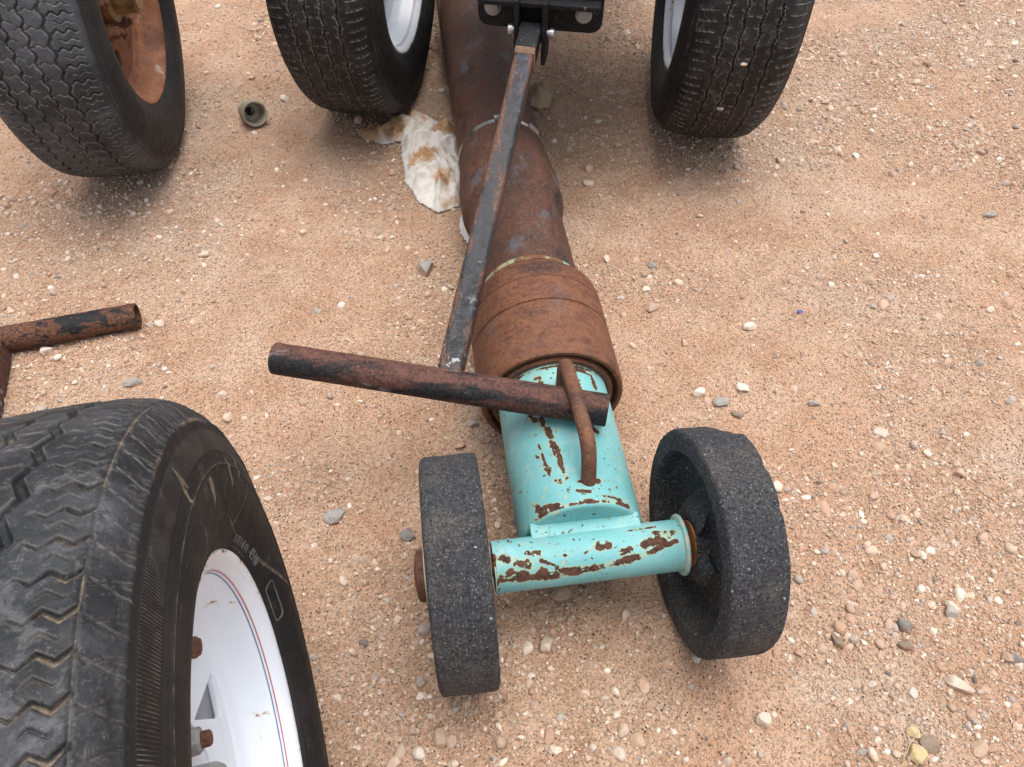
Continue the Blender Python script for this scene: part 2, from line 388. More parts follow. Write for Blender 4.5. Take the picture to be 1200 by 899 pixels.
def m_crumb():
    k = N('crumb_rubber')
    a = k.noise(420, 4, .78)
    q1 = k.scale(k.co, (1.0, .55, .42)); q2 = k.scale(k.co, (.45, 1.0, .9)); q3 = k.scale(k.co, (.6, .8, .35))
    f1 = k.voro(560, co=q1, out='Distance'); c1 = k.sep(k.voro(560, co=q1)); f2 = k.voro(520, co=q2, out='Distance'); c2 = k.sep(k.voro(520, co=q2))
    f3 = k.voro(190, co=q3, out='Distance'); c3 = k.sep(k.voro(190, co=q3))
    c = k.mix(k.rng(a, .32, .68), (.015, .015, .016), (.062, .062, .065))
    c = k.mix(k.rng(c1[0], .5, .95, 0, .6), c, (.085, .086, .09)); c = k.mix(k.rng(c2[1], .30, .0, 0, .7), c, (.013, .013, .014))
    c = k.mix(k.math('MULTIPLY', k.rng(c1[1], .88, .90), k.rng(f1, .46, .2, 0, .6)), c, (.27, .27, .27))
    c = k.mix(k.math('MULTIPLY', k.rng(c2[0], .91, .93), k.rng(f2, .42, .2, 0, .6)), c, (.29, .29, .30))
    c = k.mix(k.math('MULTIPLY', k.rng(c3[0], .972, .98), k.rng(f3, .24, .14, 0, .7)), c, (.42, .42, .42))
    c = k.mix(k.math('MULTIPLY', k.rng(k.noise(9, 6, .7), .50, .66, 0, .36), k.rng(a, .38, .6)), c, (.18, .15, .12))
    b = k.bump(a, .0018, .9); b = k.bump(f1, .0009, .6, b)
    return k.done(c, .82, b, spec=.3)

def m_white(name='chipped_white_paint'):
    k = N(name); n1 = k.noise(22, 5, .7); n2 = k.noise(160, 4, .7); w = k.attr('wear')
    v = k.math('ADD', k.math('ADD', k.math('MULTIPLY', n1, .55), k.math('MULTIPLY', n2, .45)), w)
    chip = k.rng(v, .74, .765); halo = k.rng(v, .62, .75)
    c = k.mix(k.rng(k.noise(5, 4), .4, .7), (.74, .79, .85), (.79, .83, .88)); c = k.mix(k.rng(n1, .55, .75, 0, .25), c, (.62, .60, .58))
    c = k.mix(k.math('MULTIPLY', halo, .55), c, (.60, .40, .18))
    c = k.mix(chip, c, k.mix(k.rng(n2, .4, .6), (.07, .03, .015), (.20, .085, .035)))
    return k.done(c, k.rng(chip, 0, 1, .32, .8), k.bump(k.math('SUBTRACT', 1.0, chip), .0006, .6), spec=.5)

def m_rag(name, stain=(.50, .29, .13), base=(.72, .68, .62)):
    k = N(name); n1 = k.noise(11, 4, .6); n2 = k.noise(40, 5, .65); n3 = k.noise(500, 2, .6)
    c = k.mix(k.rng(n2, .40, .75, 0, .7), base, (.50, .43, .36))
    c = k.mix(k.rng(k.math('ADD', k.math('MULTIPLY', k.attr('stain'), .27), k.math('ADD', k.math('MULTIPLY', n1, .6), k.math('MULTIPLY', n2, .4))), .62, .86, 0, .9), c, k.mix(k.rng(n2, .4, .62), stain, (.40, .20, .08)))
    c = k.mix(k.attr('wear'), c, k.mix(k.rng(n2, .4, .6), (.26, .14, .07), (.42, .27, .14)))
    return k.done(c, .92, k.bump(n3, .0006, .7, k.bump(n2, .004, .5)), spec=.15)

def m_plain(name, c1, c2, rough=.5, metal=0.0, sc_=25, bump=.0006):
    k = N(name); n1 = k.noise(sc_, 5, .65)
    return k.done(k.mix(k.rng(n1, .35, .65), c1, c2), k.rng(n1, .3, .7, rough * .85, min(1, rough * 1.2)), k.bump(k.noise(sc_ * 8, 3), bump, .6), metal)

G = dict(ground=m_ground(), gravel=m_stone('loose_gravel'), rust=m_rust('rusty_steel'),
         rust_pipe=m_rust('rusty_dark_pipe', (.060, .030, .022), (.105, .045, .028), (.026, .019, .018), .8, 1.6, (1, .5, 1), spark=.45),
         rust_collar=m_rust('rusty_collar', (.120, .044, .024), (.185, .074, .036), (.055, .024, .017), .25, 1.4, (1, 2.0, 1), spark=.55),
         rust_rod=m_rust('rusty_rod', (.10, .042, .024), (.16, .07, .036), (.05, .024, .018), .15, 2),
         rust_rim=m_rust('rusty_orange_rim', (.22, .080, .036), (.31, .135, .068), (.12, .046, .024), .1, 1.6, (1, 1, 1), .9),
         rust_bright=m_rust('bright_rust', (.30, .10, .03), (.40, .17, .05), (.14, .05, .02), 0, 2),
         
         barblack=m_blackpaint('black_gloss_paint', .12, (1, 1, 1), .1, (.007, .007, .008)),
         cross=m_crosstube(), ground_tube=m_blackpaint('peeling_black_tube', .80, (.8, 1.8, 1.8), .1),
         plate=m_blackpaint('black_hitch_paint', .10, (1, 1, 1), .1, (.007, .007, .008)), teal=m_turquoise(), crumb=m_crumb(), white=m_white(),
         tyre_a=m_tyre('worn_tyre_rubber', (.009, .0095, .0105), (.046, .047, .050), .75, .75, .5),
         tyre_b=m_tyre('dusty_tyre_rubber', (.024, .026, .030), (.070, .075, .083), .7, .65, .9),
         tyre_c=m_tyre('black_tyre_rubber', (.008, .008, .008), (.028, .027, .026), .7, .6, 1.0),
         hubgrey=m_plain('grey_hub_cap', (.30, .31, .31), (.40, .40, .39), .5, .1), steel=m_plain('zinc_steel', (.42, .42, .42), (.58, .58, .57), .38, .85), dull=m_plain('dull_grey_steel', (.20, .20, .20), (.34, .33, .31), .6, .3),
         strap=m_plain('bright_clamp_steel', (.45, .44, .42), (.66, .65, .62), .28, .9), cream=m_plain('cream_washer', (.48, .44, .34), (.60, .56, .46), .6),
         drum=m_plain('grey_drum_paint', (.33, .34, .34), (.42, .43, .43), .55), band=m_band(),
         red=m_plain('red_pinstripe', (.45, .09, .08), (.50, .13, .12), .45), blue=m_plain('blue_pinstripe', (.08, .13, .30), (.11, .17, .36), .45),
         rag=m_rag('stained_rag'), rag2=m_rag('tan_rag', (.42, .26, .10), (.48, .37, .22)), dark=m_plain('dark_hole', (.012, .010, .009), (.02, .018, .015), .9),
         brass=m_plain('dull_brass_fitting', (.24, .20, .15), (.38, .33, .26), .6, .2, 40), oil=m_plain('oily_brown', (.10, .055, .02), (.24, .15, .06), .4, 0, 30),
         flange=m_plain('worn_flange_paint', (.20, .46, .44), (.50, .47, .36), .55, 0, 60), rubbed=m_rust('rubbed_rust', (.15, .085, .055), (.21, .12, .075), (.07, .04, .027), .1, 3), bar=m_bar(), letter=m_plain('scuffed_lettering', (.05, .05, .05), (.12, .115, .105), .6))

# ------------------------------------------------------------------ ground
def axis(lo, hi, step, far):
    c = np.arange(lo, hi + step / 2, step); g = []; d = step; x = c[-1]
    while x < far: d *= 1.35; x += d; g.append(x)
    h = []; d = step; x = c[0]
    while x > -far: d *= 1.35; x -= d; h.append(x)
    return np.concatenate([h[::-1], c, g])
gx = axis(-1.75, 2.05, .0066, 60); gy = axis(-.2, 2.75, .0066, 60)
X, Y = np.meshgrid(gx, gy, indexing='ij')

# ------------------------------------------------------------------ stones
import bmesh as _bm
def ico(sub):
    bm = _bm.new(); _bm.ops.create_icosphere(bm, subdivisions=sub, radius=1)
    V = np.array([v.co[:] for v in bm.verts]); F = np.array([[v.index for v in f.verts] for f in bm.faces]); bm.free(); return V, F
def stone_shape(sub, rng, facets=7, sq=.7):
    V, F = ico(sub); V = V.copy()
    for _ in range(facets):                       # chop flat faces off a ball: angular gravel
        n = rng.normal(size=3); n /= np.linalg.norm(n); d = rng.uniform(.55, .9)
        e = np.maximum(V @ n - d, 0); V -= e[:, None] * n * .92
    V *= rng.uniform([.7, .7, .5], [1.25, 1.0, .8]) * np.array([1, 1, sq / .7]); return V, F
def rotz_any(rng, m, tilt=.5):
    a = rng.uniform(0, 2 * np.pi, m); b = rng.normal(0, tilt, m); c = rng.normal(0, tilt, m)
    ca, sa, cb, sb, cc, s_c = np.cos(a), np.sin(a), np.cos(b), np.sin(b), np.cos(c), np.sin(c); z = np.zeros(m); o = np.ones(m)
    Rz = np.stack([ca, -sa, z, sa, ca, z, z, z, o], 1).reshape(m, 3, 3); Rx = np.stack([o, z, z, z, cb, -sb, z, sb, cb], 1).reshape(m, 3, 3)
    Ry = np.stack([cc, z, s_c, z, o, z, -s_c, z, cc], 1).reshape(m, 3, 3); return Rz @ Rx @ Ry

PAL = np.array([[.60, .45, .345], [.66, .54, .44], [.50, .345, .255], [.41, .34, .29], [.46, .285, .195], [.35, .31, .275], [.70, .605, .505], [.44, .31, .22], [.15, .13, .12]])
PW = np.array([.22, .16, .18, .10, .13, .05, .11, .07, .01]); PW = PW / PW.sum(); PW2 = np.array([.24, .16, .24, .03, .16, .015, .07, .11, .01]); PW2 = PW2 / PW2.sum()

def scatter(count, rfun, sub, variants, dens, rng, area=(-1.85, 2.15, -.2, 2.75)):
    x = rng.uniform(area[0], area[1], count); y = rng.uniform(area[2], area[3], count)
    keep = (rng.uniform(size=count) < dens(x, y)) & (np.abs(x) < 1.05 + .46 * y)
    x = x[keep]; y = y[keep]; m = len(x); r = rfun(rng, m, x, y); z = height(x, y)
    R = rotz_any(rng, m); out = []; var = rng.integers(0, variants, m); tint = PAL[rng.choice(len(PAL), m, p=PW)] * rng.uniform(.8, 1.12, (m, 1))
    for v in range(variants):
        S, F = stone_shape(sub, rng); i = np.where(var == v)[0]
        if not len(i): continue
        P = np.einsum('mij,kj->mki', R[i], S) * r[i, None, None]
        P[..., 0] += x[i, None]; P[..., 1] += y[i, None]; P[..., 2] += (z[i] + r[i] * rng.uniform(-.52, .36, len(i)))[:, None]
        n = len(S); FF = (F[None] + (np.arange(len(i)) * n)[:, None, None]).reshape(-1, 3)
        C = np.repeat(np.concatenate([tint[i], np.ones((len(i), 1))], 1), n, 0); out.append((P.reshape(-1, 3), FF, C))
    return out

def clump(x, y):
    right = sstep(.1, .9, x - .15 * (y - .5)); near = sstep(1.6, .2, y)
    c = vn(x, y, .16, 21) * .5 + vn(x, y, .42, 22) * .5
    sandy = np.exp(-(((x + .5) / .35) ** 2 + ((y - 1.05) / .22) ** 2))      # the smooth sandy patch by the lying tube
    return np.clip((sstep(.38, .62, c) * .92 + .06) * (.45 + .55 * np.maximum(right, .6 * near)) * (1 - .7 * sandy), 0, 1)
Z = height(X, Y)
ground = mesh_np('ground', np.stack([X, Y, Z], -1).reshape(-1, 3), grid_faces(len(gx), len(gy), False), G['ground'], attrs={'loose': clump(X, Y).ravel()})
tag(ground, kind='structure')
grv = []
def octa_scatter(count):
    V0 = np.array([[1, 0, 0], [-1, 0, 0], [0, 1, 0], [0, -1, 0], [0, 0, 1], [0, 0, -1.]]); F0 = np.array([[0, 2, 4], [2, 1, 4], [1, 3, 4], [3, 0, 4], [2, 0, 5], [1, 2, 5], [3, 1, 5], [0, 3, 5]])
    x = RNG.uniform(-1.85, 2.15, count); y = RNG.uniform(-.2, 2.75, count)
    k = (RNG.uniform(size=count) < .16 + .84 * clump(x, y)) & (np.abs(x) < 1.05 + .46 * y); x = x[k]; y = y[k]; m = len(x)
    r = .0012 + .0020 * RNG.random(m) ** 2; P = np.einsum('mij,mkj->mki', rotz_any(RNG, m, .8), V0[None] * RNG.uniform(.6, 1.25, (m, 6, 1))) * r[:, None, None]
    P[..., 0] += x[:, None]; P[..., 1] += y[:, None]; P[..., 2] += (height(x, y) + r * .40)[:, None]
    t = PAL[RNG.choice(len(PAL), m, p=PW2)] * RNG.uniform(.8, 1.12, (m, 1))
    return (P.reshape(-1, 3), (F0[None] + (np.arange(m) * 6)[:, None, None]).reshape(-1, 3), np.repeat(np.concatenate([t, np.ones((m, 1))], 1), 6, 0))
grv.append(octa_scatter(440000))
grv += scatter(94000, lambda g, m, x, y: .0026 + .0032 * g.random(m) ** 2, 2, 10, lambda x, y: .08 + .9 * clump(x, y), RNG)
grv += scatter(14000, lambda g, m, x, y: .0055 + .0055 * g.random(m) ** 2.0, 2, 14, lambda x, y: .06 + clump(x, y) ** 1.1, RNG)
grv += scatter(660, lambda g, m, x, y: .009 + .006 * g.random(m) ** 2.0, 3, 14, lambda x, y: .2 + clump(x, y), RNG)
o = 0; VV = []; FF = []; CC = []
for v, f, c in grv: VV.append(v); FF.append(f + o); CC.append(c); o += len(v)
gravel = mesh_np('gravel', np.concatenate(VV), np.concatenate(FF), G['gravel'], attrs={'tint': np.concatenate(CC)}, smooth=False)
tag(gravel, 'loose pale and tan gravel strewn over the sandy dirt', 'gravel', kind='stuff')

ST = dict(yellow=((.56, .43, .215), (.46, .36, .22)), grey=((.36, .335, .30), (.24, .22, .195)), pale=((.62, .52, .41), (.48, .38, .29)), slate=((.235, .215, .195), (.15, .135, .12)),
          brown=((.27, .205, .155), (.19, .14, .10)), white=((.70, .62, .52), (.58, .48, .38)), tan=((.46, .34, .24), (.36, .25, .17)))
SM = {k: m_stone('stone_' + k, False, *v) for k, v in ST.items()}
STONES = [  # x, y, length, width, height, turn, kind, label
 (.511, .302, .017, .017, .011, 10, 'yellow', 'small yellow pebble just behind the larger yellow stone'),
 (.507, .276, .025, .025, .014, 60, 'yellow', 'largest yellow stone, rounded, at the bottom edge of the gravel'),
 (.530, .291, .030, .024, .007, -20, 'brown', 'flat brown stone half buried beside the two yellow stones'),
 (-.172, 1.156, .036, .044, .022, 20, 'grey', 'angular grey rock lying alone left of the black tow bar'),
 (-.153, .575, .025, .022, .008, 45, 'slate', 'dark slate chip close to the left small rubber wheel'),
 (-.263, .602, .036, .026, .011, 15, 'grey', 'grey stone on sand between the big tyre and small rubber wheel'),
 (.435, 1.008, .031, .019, .012, 5, 'white', 'oval cream pebble lying alone on sand right of the rusty collar'),
 (.590, .361, .040, .017, .014, -35, 'pale', 'long pale slab-like stone in the lower right gravel'),
 (.543, .442, .024, .019, .016, -50, 'slate', 'rounded dark grey stone touching a wedge-shaped grey stone'),
 (.537, .416, .023, .015, .012, -10, 'brown', 'wedge-shaped grey brown stone directly in front of a rounded dark one'),
 (.326, .317, .022, .021, .014, 30, 'pale', 'round pale stone in front of the right small rubber wheel'),
 (.050, .410, .019, .025, .013, 10, 'pale', 'upright pale stone in front of the turquoise axle tube'),
 (.072, .487, .032, .024, .012, 0, 'tan', 'brownish stone right under the turquoise axle tube'),
 (.354, .833, .030, .024, .013, 20, 'grey', 'speckled grey stone, biggest of the cluster behind the right rubber wheel'),
 (.376, .806, .025, .014, .010, -15, 'brown', 'thin brown chip in front of the speckled grey stone cluster'),
 (.320, .850, .024, .017, .012, 30, 'white', 'whitish pebble, leftmost of the cluster behind right rubber wheel'),
 (.395, .862, .024, .018, .012, -40, 'white', 'whitish pebble behind the speckled grey stone of the cluster'),
 (-.645, .856, .038, .016, .012, 15, 'grey', 'long grey stone just behind the top of the big tyre'),
 (-.610, 1.186, .024, .016, .010, 20, 'pale', 'pale pebble on sand far behind the lying rusty tube'),
 (-.823, .926, .024, .019, .015, 30, 'white', 'plump cream pebble leaning against the lying rusty tube'),
 (-.796, .912, .016, .012, .010, 40, 'white', 'smaller cream pebble beside the plump one at lying tube'),
 (-.085, .288, .020, .030, .011, 5, 'tan', 'tan stone at bottom edge right of the white rim'),
 (.509, .831, .024, .011, .009, -15, 'grey', 'thin grey sliver of stone on sand right of right rubber wheel'),
 (.999, 1.335, .029, .018, .014, 10, 'grey', 'grey stone with pale top, far right beyond the gravel'),
 (.688, 1.133, .022, .036, .010, 25, 'tan', 'elongated tan stone flush in sand at far right of collar'),
 (.445, .420, .014, .024, .012, 20, 'brown', 'narrow brown stone just right of the right small rubber wheel'),
 (.618, .468, .016, .026, .014, 30, 'pale', 'upright pale stone with dark edge in the lower right'),
 (.674, .398, .026, .016, .012, -20, 'slate', 'dark stone on gravel near the right border of the scene'),
]
for i, (x, y, l, w, h, a, kd, lab) in enumerate(STONES):
    rg = np.random.default_rng(100 + i); V, F = stone_shape(4, rg, 12, .7); V = V / (np.abs(V).max(0)) * np.array([l, w, h * 1.3]) / 2
    V *= (1 + .10 * (vn(V[:, 0] * 1 + 5, V[:, 1] + V[:, 2] * 1.7, .007, i) - .5))[:, None]
    ca, sa = math.cos(rad(a)), math.sin(rad(a)); V = V @ np.array([[ca, sa, 0], [-sa, ca, 0], [0, 0, 1]])
    s = mesh_np('stone', V, F, SM[kd], loc=(x, y, float(height(x, y)) + h * .30)); sharp(s, 28); tag(s, lab, 'stone', 'larger stones on the dirt')
rg = np.random.default_rng(5); V, F = stone_shape(2, rg, 6); bl = mesh_np('plastic_scrap', V * .006, F, m_plain('blue_plastic', (.04, .06, .28), (.06, .09, .36), .4), smooth=False, loc=(.535, 1.047, float(height(.535, 1.047)) + .003))
tag(bl, 'tiny blue plastic scrap lying on the gravel to the right', 'scrap')
zz = lambda x, y, d=0.0: (x, y, float(height(x, y)) + d)
st = MB(); st.tube([zz(.487, .270, .006), zz(.500, .289, .013), zz(.513, .300, .013)], 0.0007, 8); so = st.build('straw', m_plain('dry_straw', (.40, .30, .17), (.50, .39, .24), .8)); tag(so, 'short dry straw stalk between the two yellow stones', 'straw')

# ------------------------------------------------------------------ tyres
TW = .2206; TR_ = .345
HALF = [(.0, .3450), (.03, .3448), (.05, .3436), (.065, .3416), (.080, .3372), (.088, .3318), (.0945, .3250), (.0990, .3160), (.1040, .3020), (.1085, .2820), (.1103, .2620), (.1085, .2450), (.1030, .2280), (.0960, .2150), (.0895, .2070), (.080, .2000)]
def catmull(P, n):
    P = np.array(P, float); P = np.vstack([2 * P[0] - P[1], P, 2 * P[-1] - P[-2]]); out = []
    for i in range(1, len(P) - 2):
        a, b, c, d = P[i - 1:i + 3]
        for t in np.linspace(0, 1, n, endpoint=False):
            out.append(.5 * ((2 * b) + (c - a) * t + (2 * a - 5 * b + 4 * c - d) * t ** 2 + (3 * b - a - 3 * c + d) * t ** 3))
    out.append(P[-2]); return np.array(out)
_half = catmull(HALF, 24); _full = np.vstack([(_half * [-1, 1])[::-1], _half[1:]])
_arc = np.concatenate([[0], np.cumsum(np.linalg.norm(np.diff(_full, axis=0), axis=1))]); _arc -= _arc[-1] / 2
def tri(x): return 4 * np.abs(x - np.floor(x + .5)) - 1
def trap(x): return np.clip(tri(x) * 1.8, -1, 1)
def line(d, w, soft=.0008): return 1 - sstep(w * .5 - soft, w * .5 + soft, np.abs(d))
def per(c, p): return (c / p - np.floor(c / p + .5)) * p

def tyre_mesh(name, style, nu, step_t, step_s, mat, parent, seed=0):
    amax = _arc[-1]; at = .112
    s1 = np.arange(-at, at + step_t / 2, step_t); s0 = np.arange(at + step_s, amax, step_s)
    S = np.concatenate([-s0[::-1], s1, s0]); o = np.interp(S, _arc, _full[:, 0]); r = np.interp(S, _arc, _full[:, 1])
    do = np.gradient(o, S); dr = np.gradient(r, S); nl = np.hypot(do, dr); no, nr = -dr / nl, do / nl
    pitches = {'a': 96, 'b': 78, 'c': 112}[style]; P = 2 * np.pi * TR_ / pitches
    ph = np.linspace(0, 2 * np.pi, nu, endpoint=False); PH, SS = np.meshgrid(ph, S, indexing='ij'); OO = np.interp(SS, _arc, _full[:, 0]); RR = np.interp(SS, _arc, _full[:, 1])
    C = PH * TR_; A = np.abs(OO); sg = np.where(OO >= 0, 1.0, -1.0); tread = (np.abs(SS) < at)
    dep = np.zeros_like(C); dirt = np.zeros_like(C); wob = (vn(C, OO + seed, .03, seed + 1) - .5)
    def cut(m, d, dr_=1.0):
        nonlocal dep, dirt
        m = m * tread; dep = np.maximum(dep, m * d); dirt = np.maximum(dirt, m * dr_)
    worn = .45 + .55 * vn(C, OO, .12, seed + 3)
    if style == 'a':
        for g0, w in ((.0405, .0062), (.0135, .0048)):
            cut(line(A - (g0 + .0040 * tri(C / (1.6 * P) + .5 * (sg > 0))), w + .0015 * wob, .0017), .0050, .30 + .45 * sstep(.45, .7, vn(C, OO, .06, seed + 21)))
        cc = C + (.0030 * tri(A / .0155 + .1) + .12 * (A - .066)) * sg
        m1 = sstep(.048, .056, A) * (1 - sstep(.0815, .086, A)); m2 = sstep(.061, .066, A) * (1 - sstep(.076, .080, A))
        cut(line(per(cc, P), .0010 + .0030 * sstep(.055, .078, A), .0012) * m1, .0052, .75)
        cut(line(per(cc + P / 2, P), .0014, .0011) * m2 * sstep(.3, .6, worn), .003, .6)
        cut(line(A - .0835, .0016), .0011, .30 + .4 * sstep(.4, .7, vn(C, OO, .05, seed + 31)))
        ms = sstep(.0845, .0865, A) * (1 - sstep(.0985, .1, A))            # chevrons of the shoulder
        q = (A - .085) / .014
        cut(line(per(C - .42 * P * q, P), .0017) * ms, .0016, .34 * 1.0); cut(line(per(C + .30 * P * q - .2 * P, P), .0014) * ms, .0014, .30)
        cut(line(per(C - .42 * P * q + .3 * P, P), .0012) * ms * sstep(.3, .9, q), .0012, .28)
        # inner rib nicks
        cut(line(per(C + .25 * P, P), .0018) * sstep(.017, .02, A) * (1 - sstep(.034, .037, A)), .003, .6)
    elif style == 'b':
        for g0, w in ((.0155, .0042), (.0475, .0052)):
            cut(line(A - (g0 + .0029 * trap(C / P + .25 * (sg > 0))), w), .007, .55)
        st = .0020 * trap(A / .018)
        mid = (A < .0155) | ((A > .0155) & (A < .0475))
        cut(line(per(C + st + sg * .3 * P, P), .0016) * mid, .0032, .8)
        cut(line(per(C + st * 1.3, P), .0030) * sstep(.049, .051, A) * (1 - sstep(.088, .094, A)), .0060, .6)
        cut(line(per(C + st + P / 2, P), .0014) * sstep(.062, .064, A) * (1 - sstep(.088, .092, A)), .004, .8)
    else:
        for g0, w in ((.0150, .0040), (.0450, .0046)):
            cut(line(A - (g0 + .0018 * tri(C / P * .5 + .25 * (sg > 0))), w), .0065, .5)
        sk = .004 * ((A - .06) / .03) ** 2 * sg
        cut(line(per(C + sk, P), .0023) * sstep(.0600, .0635, A) * (1 - sstep(.088, .095, A)), .0048, .85)
        cut(line(per(C + .5 * A, P), .0020) * sstep(.0475, .048, A) * (1 - sstep(.052, .055, A)), .0036, .8)
        for a0 in (.0185, .0365): cut(line(per(C - .5 * A + .4 * P, P), .0020) * sstep(a0 - .0015, a0, A) * (1 - sstep(a0 + .0035, a0 + .006, A)), .0030, .75)
        cut(line(per(C + .3 * P, P), .0015) * (A < .0115) * (A > .004), .0025, .7)
    # soft cupping and scuffs of wear
    dep += tread * (.0012 * vn(C, OO, .05, seed + 5) + .0006 * vn(C, OO, .012, seed + 6))
    side = sstep(.326, .312, RR)
    ridge = np.exp(-((RR - .3160) / .0030) ** 2) * .0022 + np.exp(-((RR - .2780) / .0012) ** 2) * .0012 + np.exp(-((RR - .2870) / .0009) ** 2) * .0007 * (style != 'a') + np.exp(-((RR - .2150) / .0016) ** 2) * .0014
    ridge *= (A > .085)
    D = ridge - dep; R2 = RR + D * np.interp(SS, S, nr); O2 = OO + D * np.interp(SS, S, no)
    dirt = np.maximum(dirt, (.60 if style == 'a' else .55) * np.exp(-((RR - .3160) / .003) ** 2) * (A > .085) * sstep(.35, .75, vn(C, RR, .035, seed + 9))); dirt = np.maximum(dirt, .6 * np.exp(-((RR - .278) / .0012) ** 2) * (A > .085))
    gs = np.gradient(dep, S, axis=1); gc = (np.roll(dep, -1, 0) - np.roll(dep, 1, 0)) / (2 * TR_ * 2 * np.pi / nu)
    edge = sstep(.35, 1.1, np.hypot(gs, gc)) * (1 - sstep(.0006, .0024, dep)) * tread
    if style == 'a':          # scratches and mud dabs on the sidewall the camera sees
        xx = RR * PH; 
        for r0, a0, r1, a1, wd in ((.236, 34, .222, 4, .0016), (.222, 4, .262, -21, .0030), (.275, 15, .230, 27, .0014), (.230, 27, .214, 42, .0012), (.30, 5, .27, 0, .002), (.262, 60, .235, 55, .002)):
            p0 = np.array([r0 * math.cos(rad(a0)), r0 * math.sin(rad(a0))]); p1 = np.array([r1 * math.cos(rad(a1)), r1 * math.sin(rad(a1))]); e_ = p1 - p0
            qx = RR * np.cos(PH) - p0[0]; qy = RR * np.sin(PH) - p0[1]; u_ = np.clip((qx * e_[0] + qy * e_[1]) / (e_ @ e_), 0, 1)
            dd_ = np.hypot(qx - u_ * e_[0], qy - u_ * e_[1]); dirt = np.maximum(dirt, .62 * (1 - sstep(wd * .4, wd * 1.1, dd_ + .0008 * wob)) * (OO > .085) * (RR < .312))
        for r0, a0, ra, rb in ((.272, 30, .016, .004), (.266, 47, .014, .005), (.283, 22, .012, .003), (.290, 60, .012, .005)):
            dr_2 = RR - r0; da = (PH - rad(a0) + np.pi) % (2 * np.pi) - np.pi; blob = (dr_2 / ra) ** 2 + (da * r0 / rb) ** 2 + 2.2 * (vn(C, RR, .006, 77) - .5)
            dirt = np.maximum(dirt, .9 * (1 - sstep(.6, 1.0, blob)) * (OO > .085))
    rib = ((RR > .2895) & (RR < .3085) & (A > .09)).astype(float) if style == 'a' else ((RR > .300) & (RR < .312) & (A > .09)).astype(float) * .5
    zz_ = R2 * np.sin(PH); fl_z = -(TR_ - .0060); sq = np.clip(fl_z - zz_, 0, 1); bulge = np.clip((fl_z + .05 - zz_) / .05, 0, 1) * (RR > .25)
    V = np.stack([O2 + np.sign(O2) * .006 * bulge ** 2, R2 * np.cos(PH), zz_ + sq], -1)
    return mesh_np(name, V.reshape(-1, 3), grid_faces(nu, len(S)), mat, parent, attrs={'dirt': dirt.ravel(), 'edge': edge.ravel(), 'rib': rib.ravel(), 'side': side.ravel()}, uv=np.stack([C.ravel(), SS.ravel()], 1))

AX = (1, 0, 0)
def lx(prof, n=128): return lathe(prof, (0, 0, 0), AX, n)
def polar(r, a): return (r * math.cos(rad(a)), r * math.sin(rad(a)))
def disc(loops, x0, half, bev=.001):
    V, F = plate2d(loops, half, bev)
    return np.stack([x0 + V[:, 2], V[:, 0], V[:, 1]], 1), F

def make_rim(parent, mat, holes, style):
    barrel = resample([(-.086, .2000), (-.0905, .2085), (-.0880, .2085), (-.0835, .1985), (-.060, .1880), (-.02, .1700), (.030, .1660), (.0385, .1700), (.0460, .1830), (.0560, .1875), (.0770, .1925), (.0830, .1958), (.0885, .1995), (.0922, .2035), (.0938, .2068), (.0936, .2092), (.0920, .2104), (.0895, .2098)], .006)
    # lathe wound so that the visible inner wall faces the hub
    wv = np.concatenate([barrel[::-1]])
    V, F, PHI, T = lathe(wv, (0, 0, 0), AX, 160)
    rr = np.hypot(V[:, 1], V[:, 2]); wear = np.where(T > .0925, .20 * vn(PHI * .2, T, .02, 3) + .09, np.where(T > .0885, (.12 * vn(PHI * .2, T, .02, 4) + .02), -.03 + .26 * sstep(.84, .93, vn(PHI * .18, T, .0065, 5)))) + .0 * rr
    rim = mesh_np('rim', V, F, mat, parent, attrs={'wear': wear})
    loops = [circle2d(0, 0, .1685, 96), circle2d(0, 0, .0835, 64)] + holes
    V, F = disc(loops, .0350, .0022)
    hr = np.min([np.min(np.hypot(V[:, 1:2] - np.array(h)[None, :, 0], V[:, 2:3] - np.array(h)[None, :, 1]), axis=1) for h in holes], axis=0)
    d = mesh_np('disc', V, F, mat, rim, attrs={'wear': np.where(hr < .003, .10, -.05)}); sharp(d, 40)
    V, F, PHI, T = lx(resample([(.0222, .041), (.0262, .041), (.0268, .0425), (.0268, .062), (.0285, .074), (.0355, .0815), (.0374, .0840)], .004)[::-1], 96)
    d2 = mesh_np('centre_disc', V, F, mat, rim, attrs={'wear': np.full(len(V), -.04)})
    return rim

def wheel_nuts(parent, angs, rmid, x0, nutmat, studmat, cone=True):
    for a in angs:
        y, z = polar(rmid, a); m = MB()
        m.lathe([(x0, 0), (x0, .0165), (x0 + .004, .0165), (x0 + .006, .0125), (x0 + .019, .0115), (x0 + .021, .0085), (x0 + .021, 0)][::1], (0, y, z), AX, 6)
        nt = m.build('lug_nut', nutmat, parent); s = MB(); s.lathe([(x0 + .018, 0), (x0 + .018, .0068), (x0 + .027, .0068), (x0 + .0285, .0055), (x0 + .0285, 0)], (0, y, z), AX, 16); s.build('stud', studmat, nt)

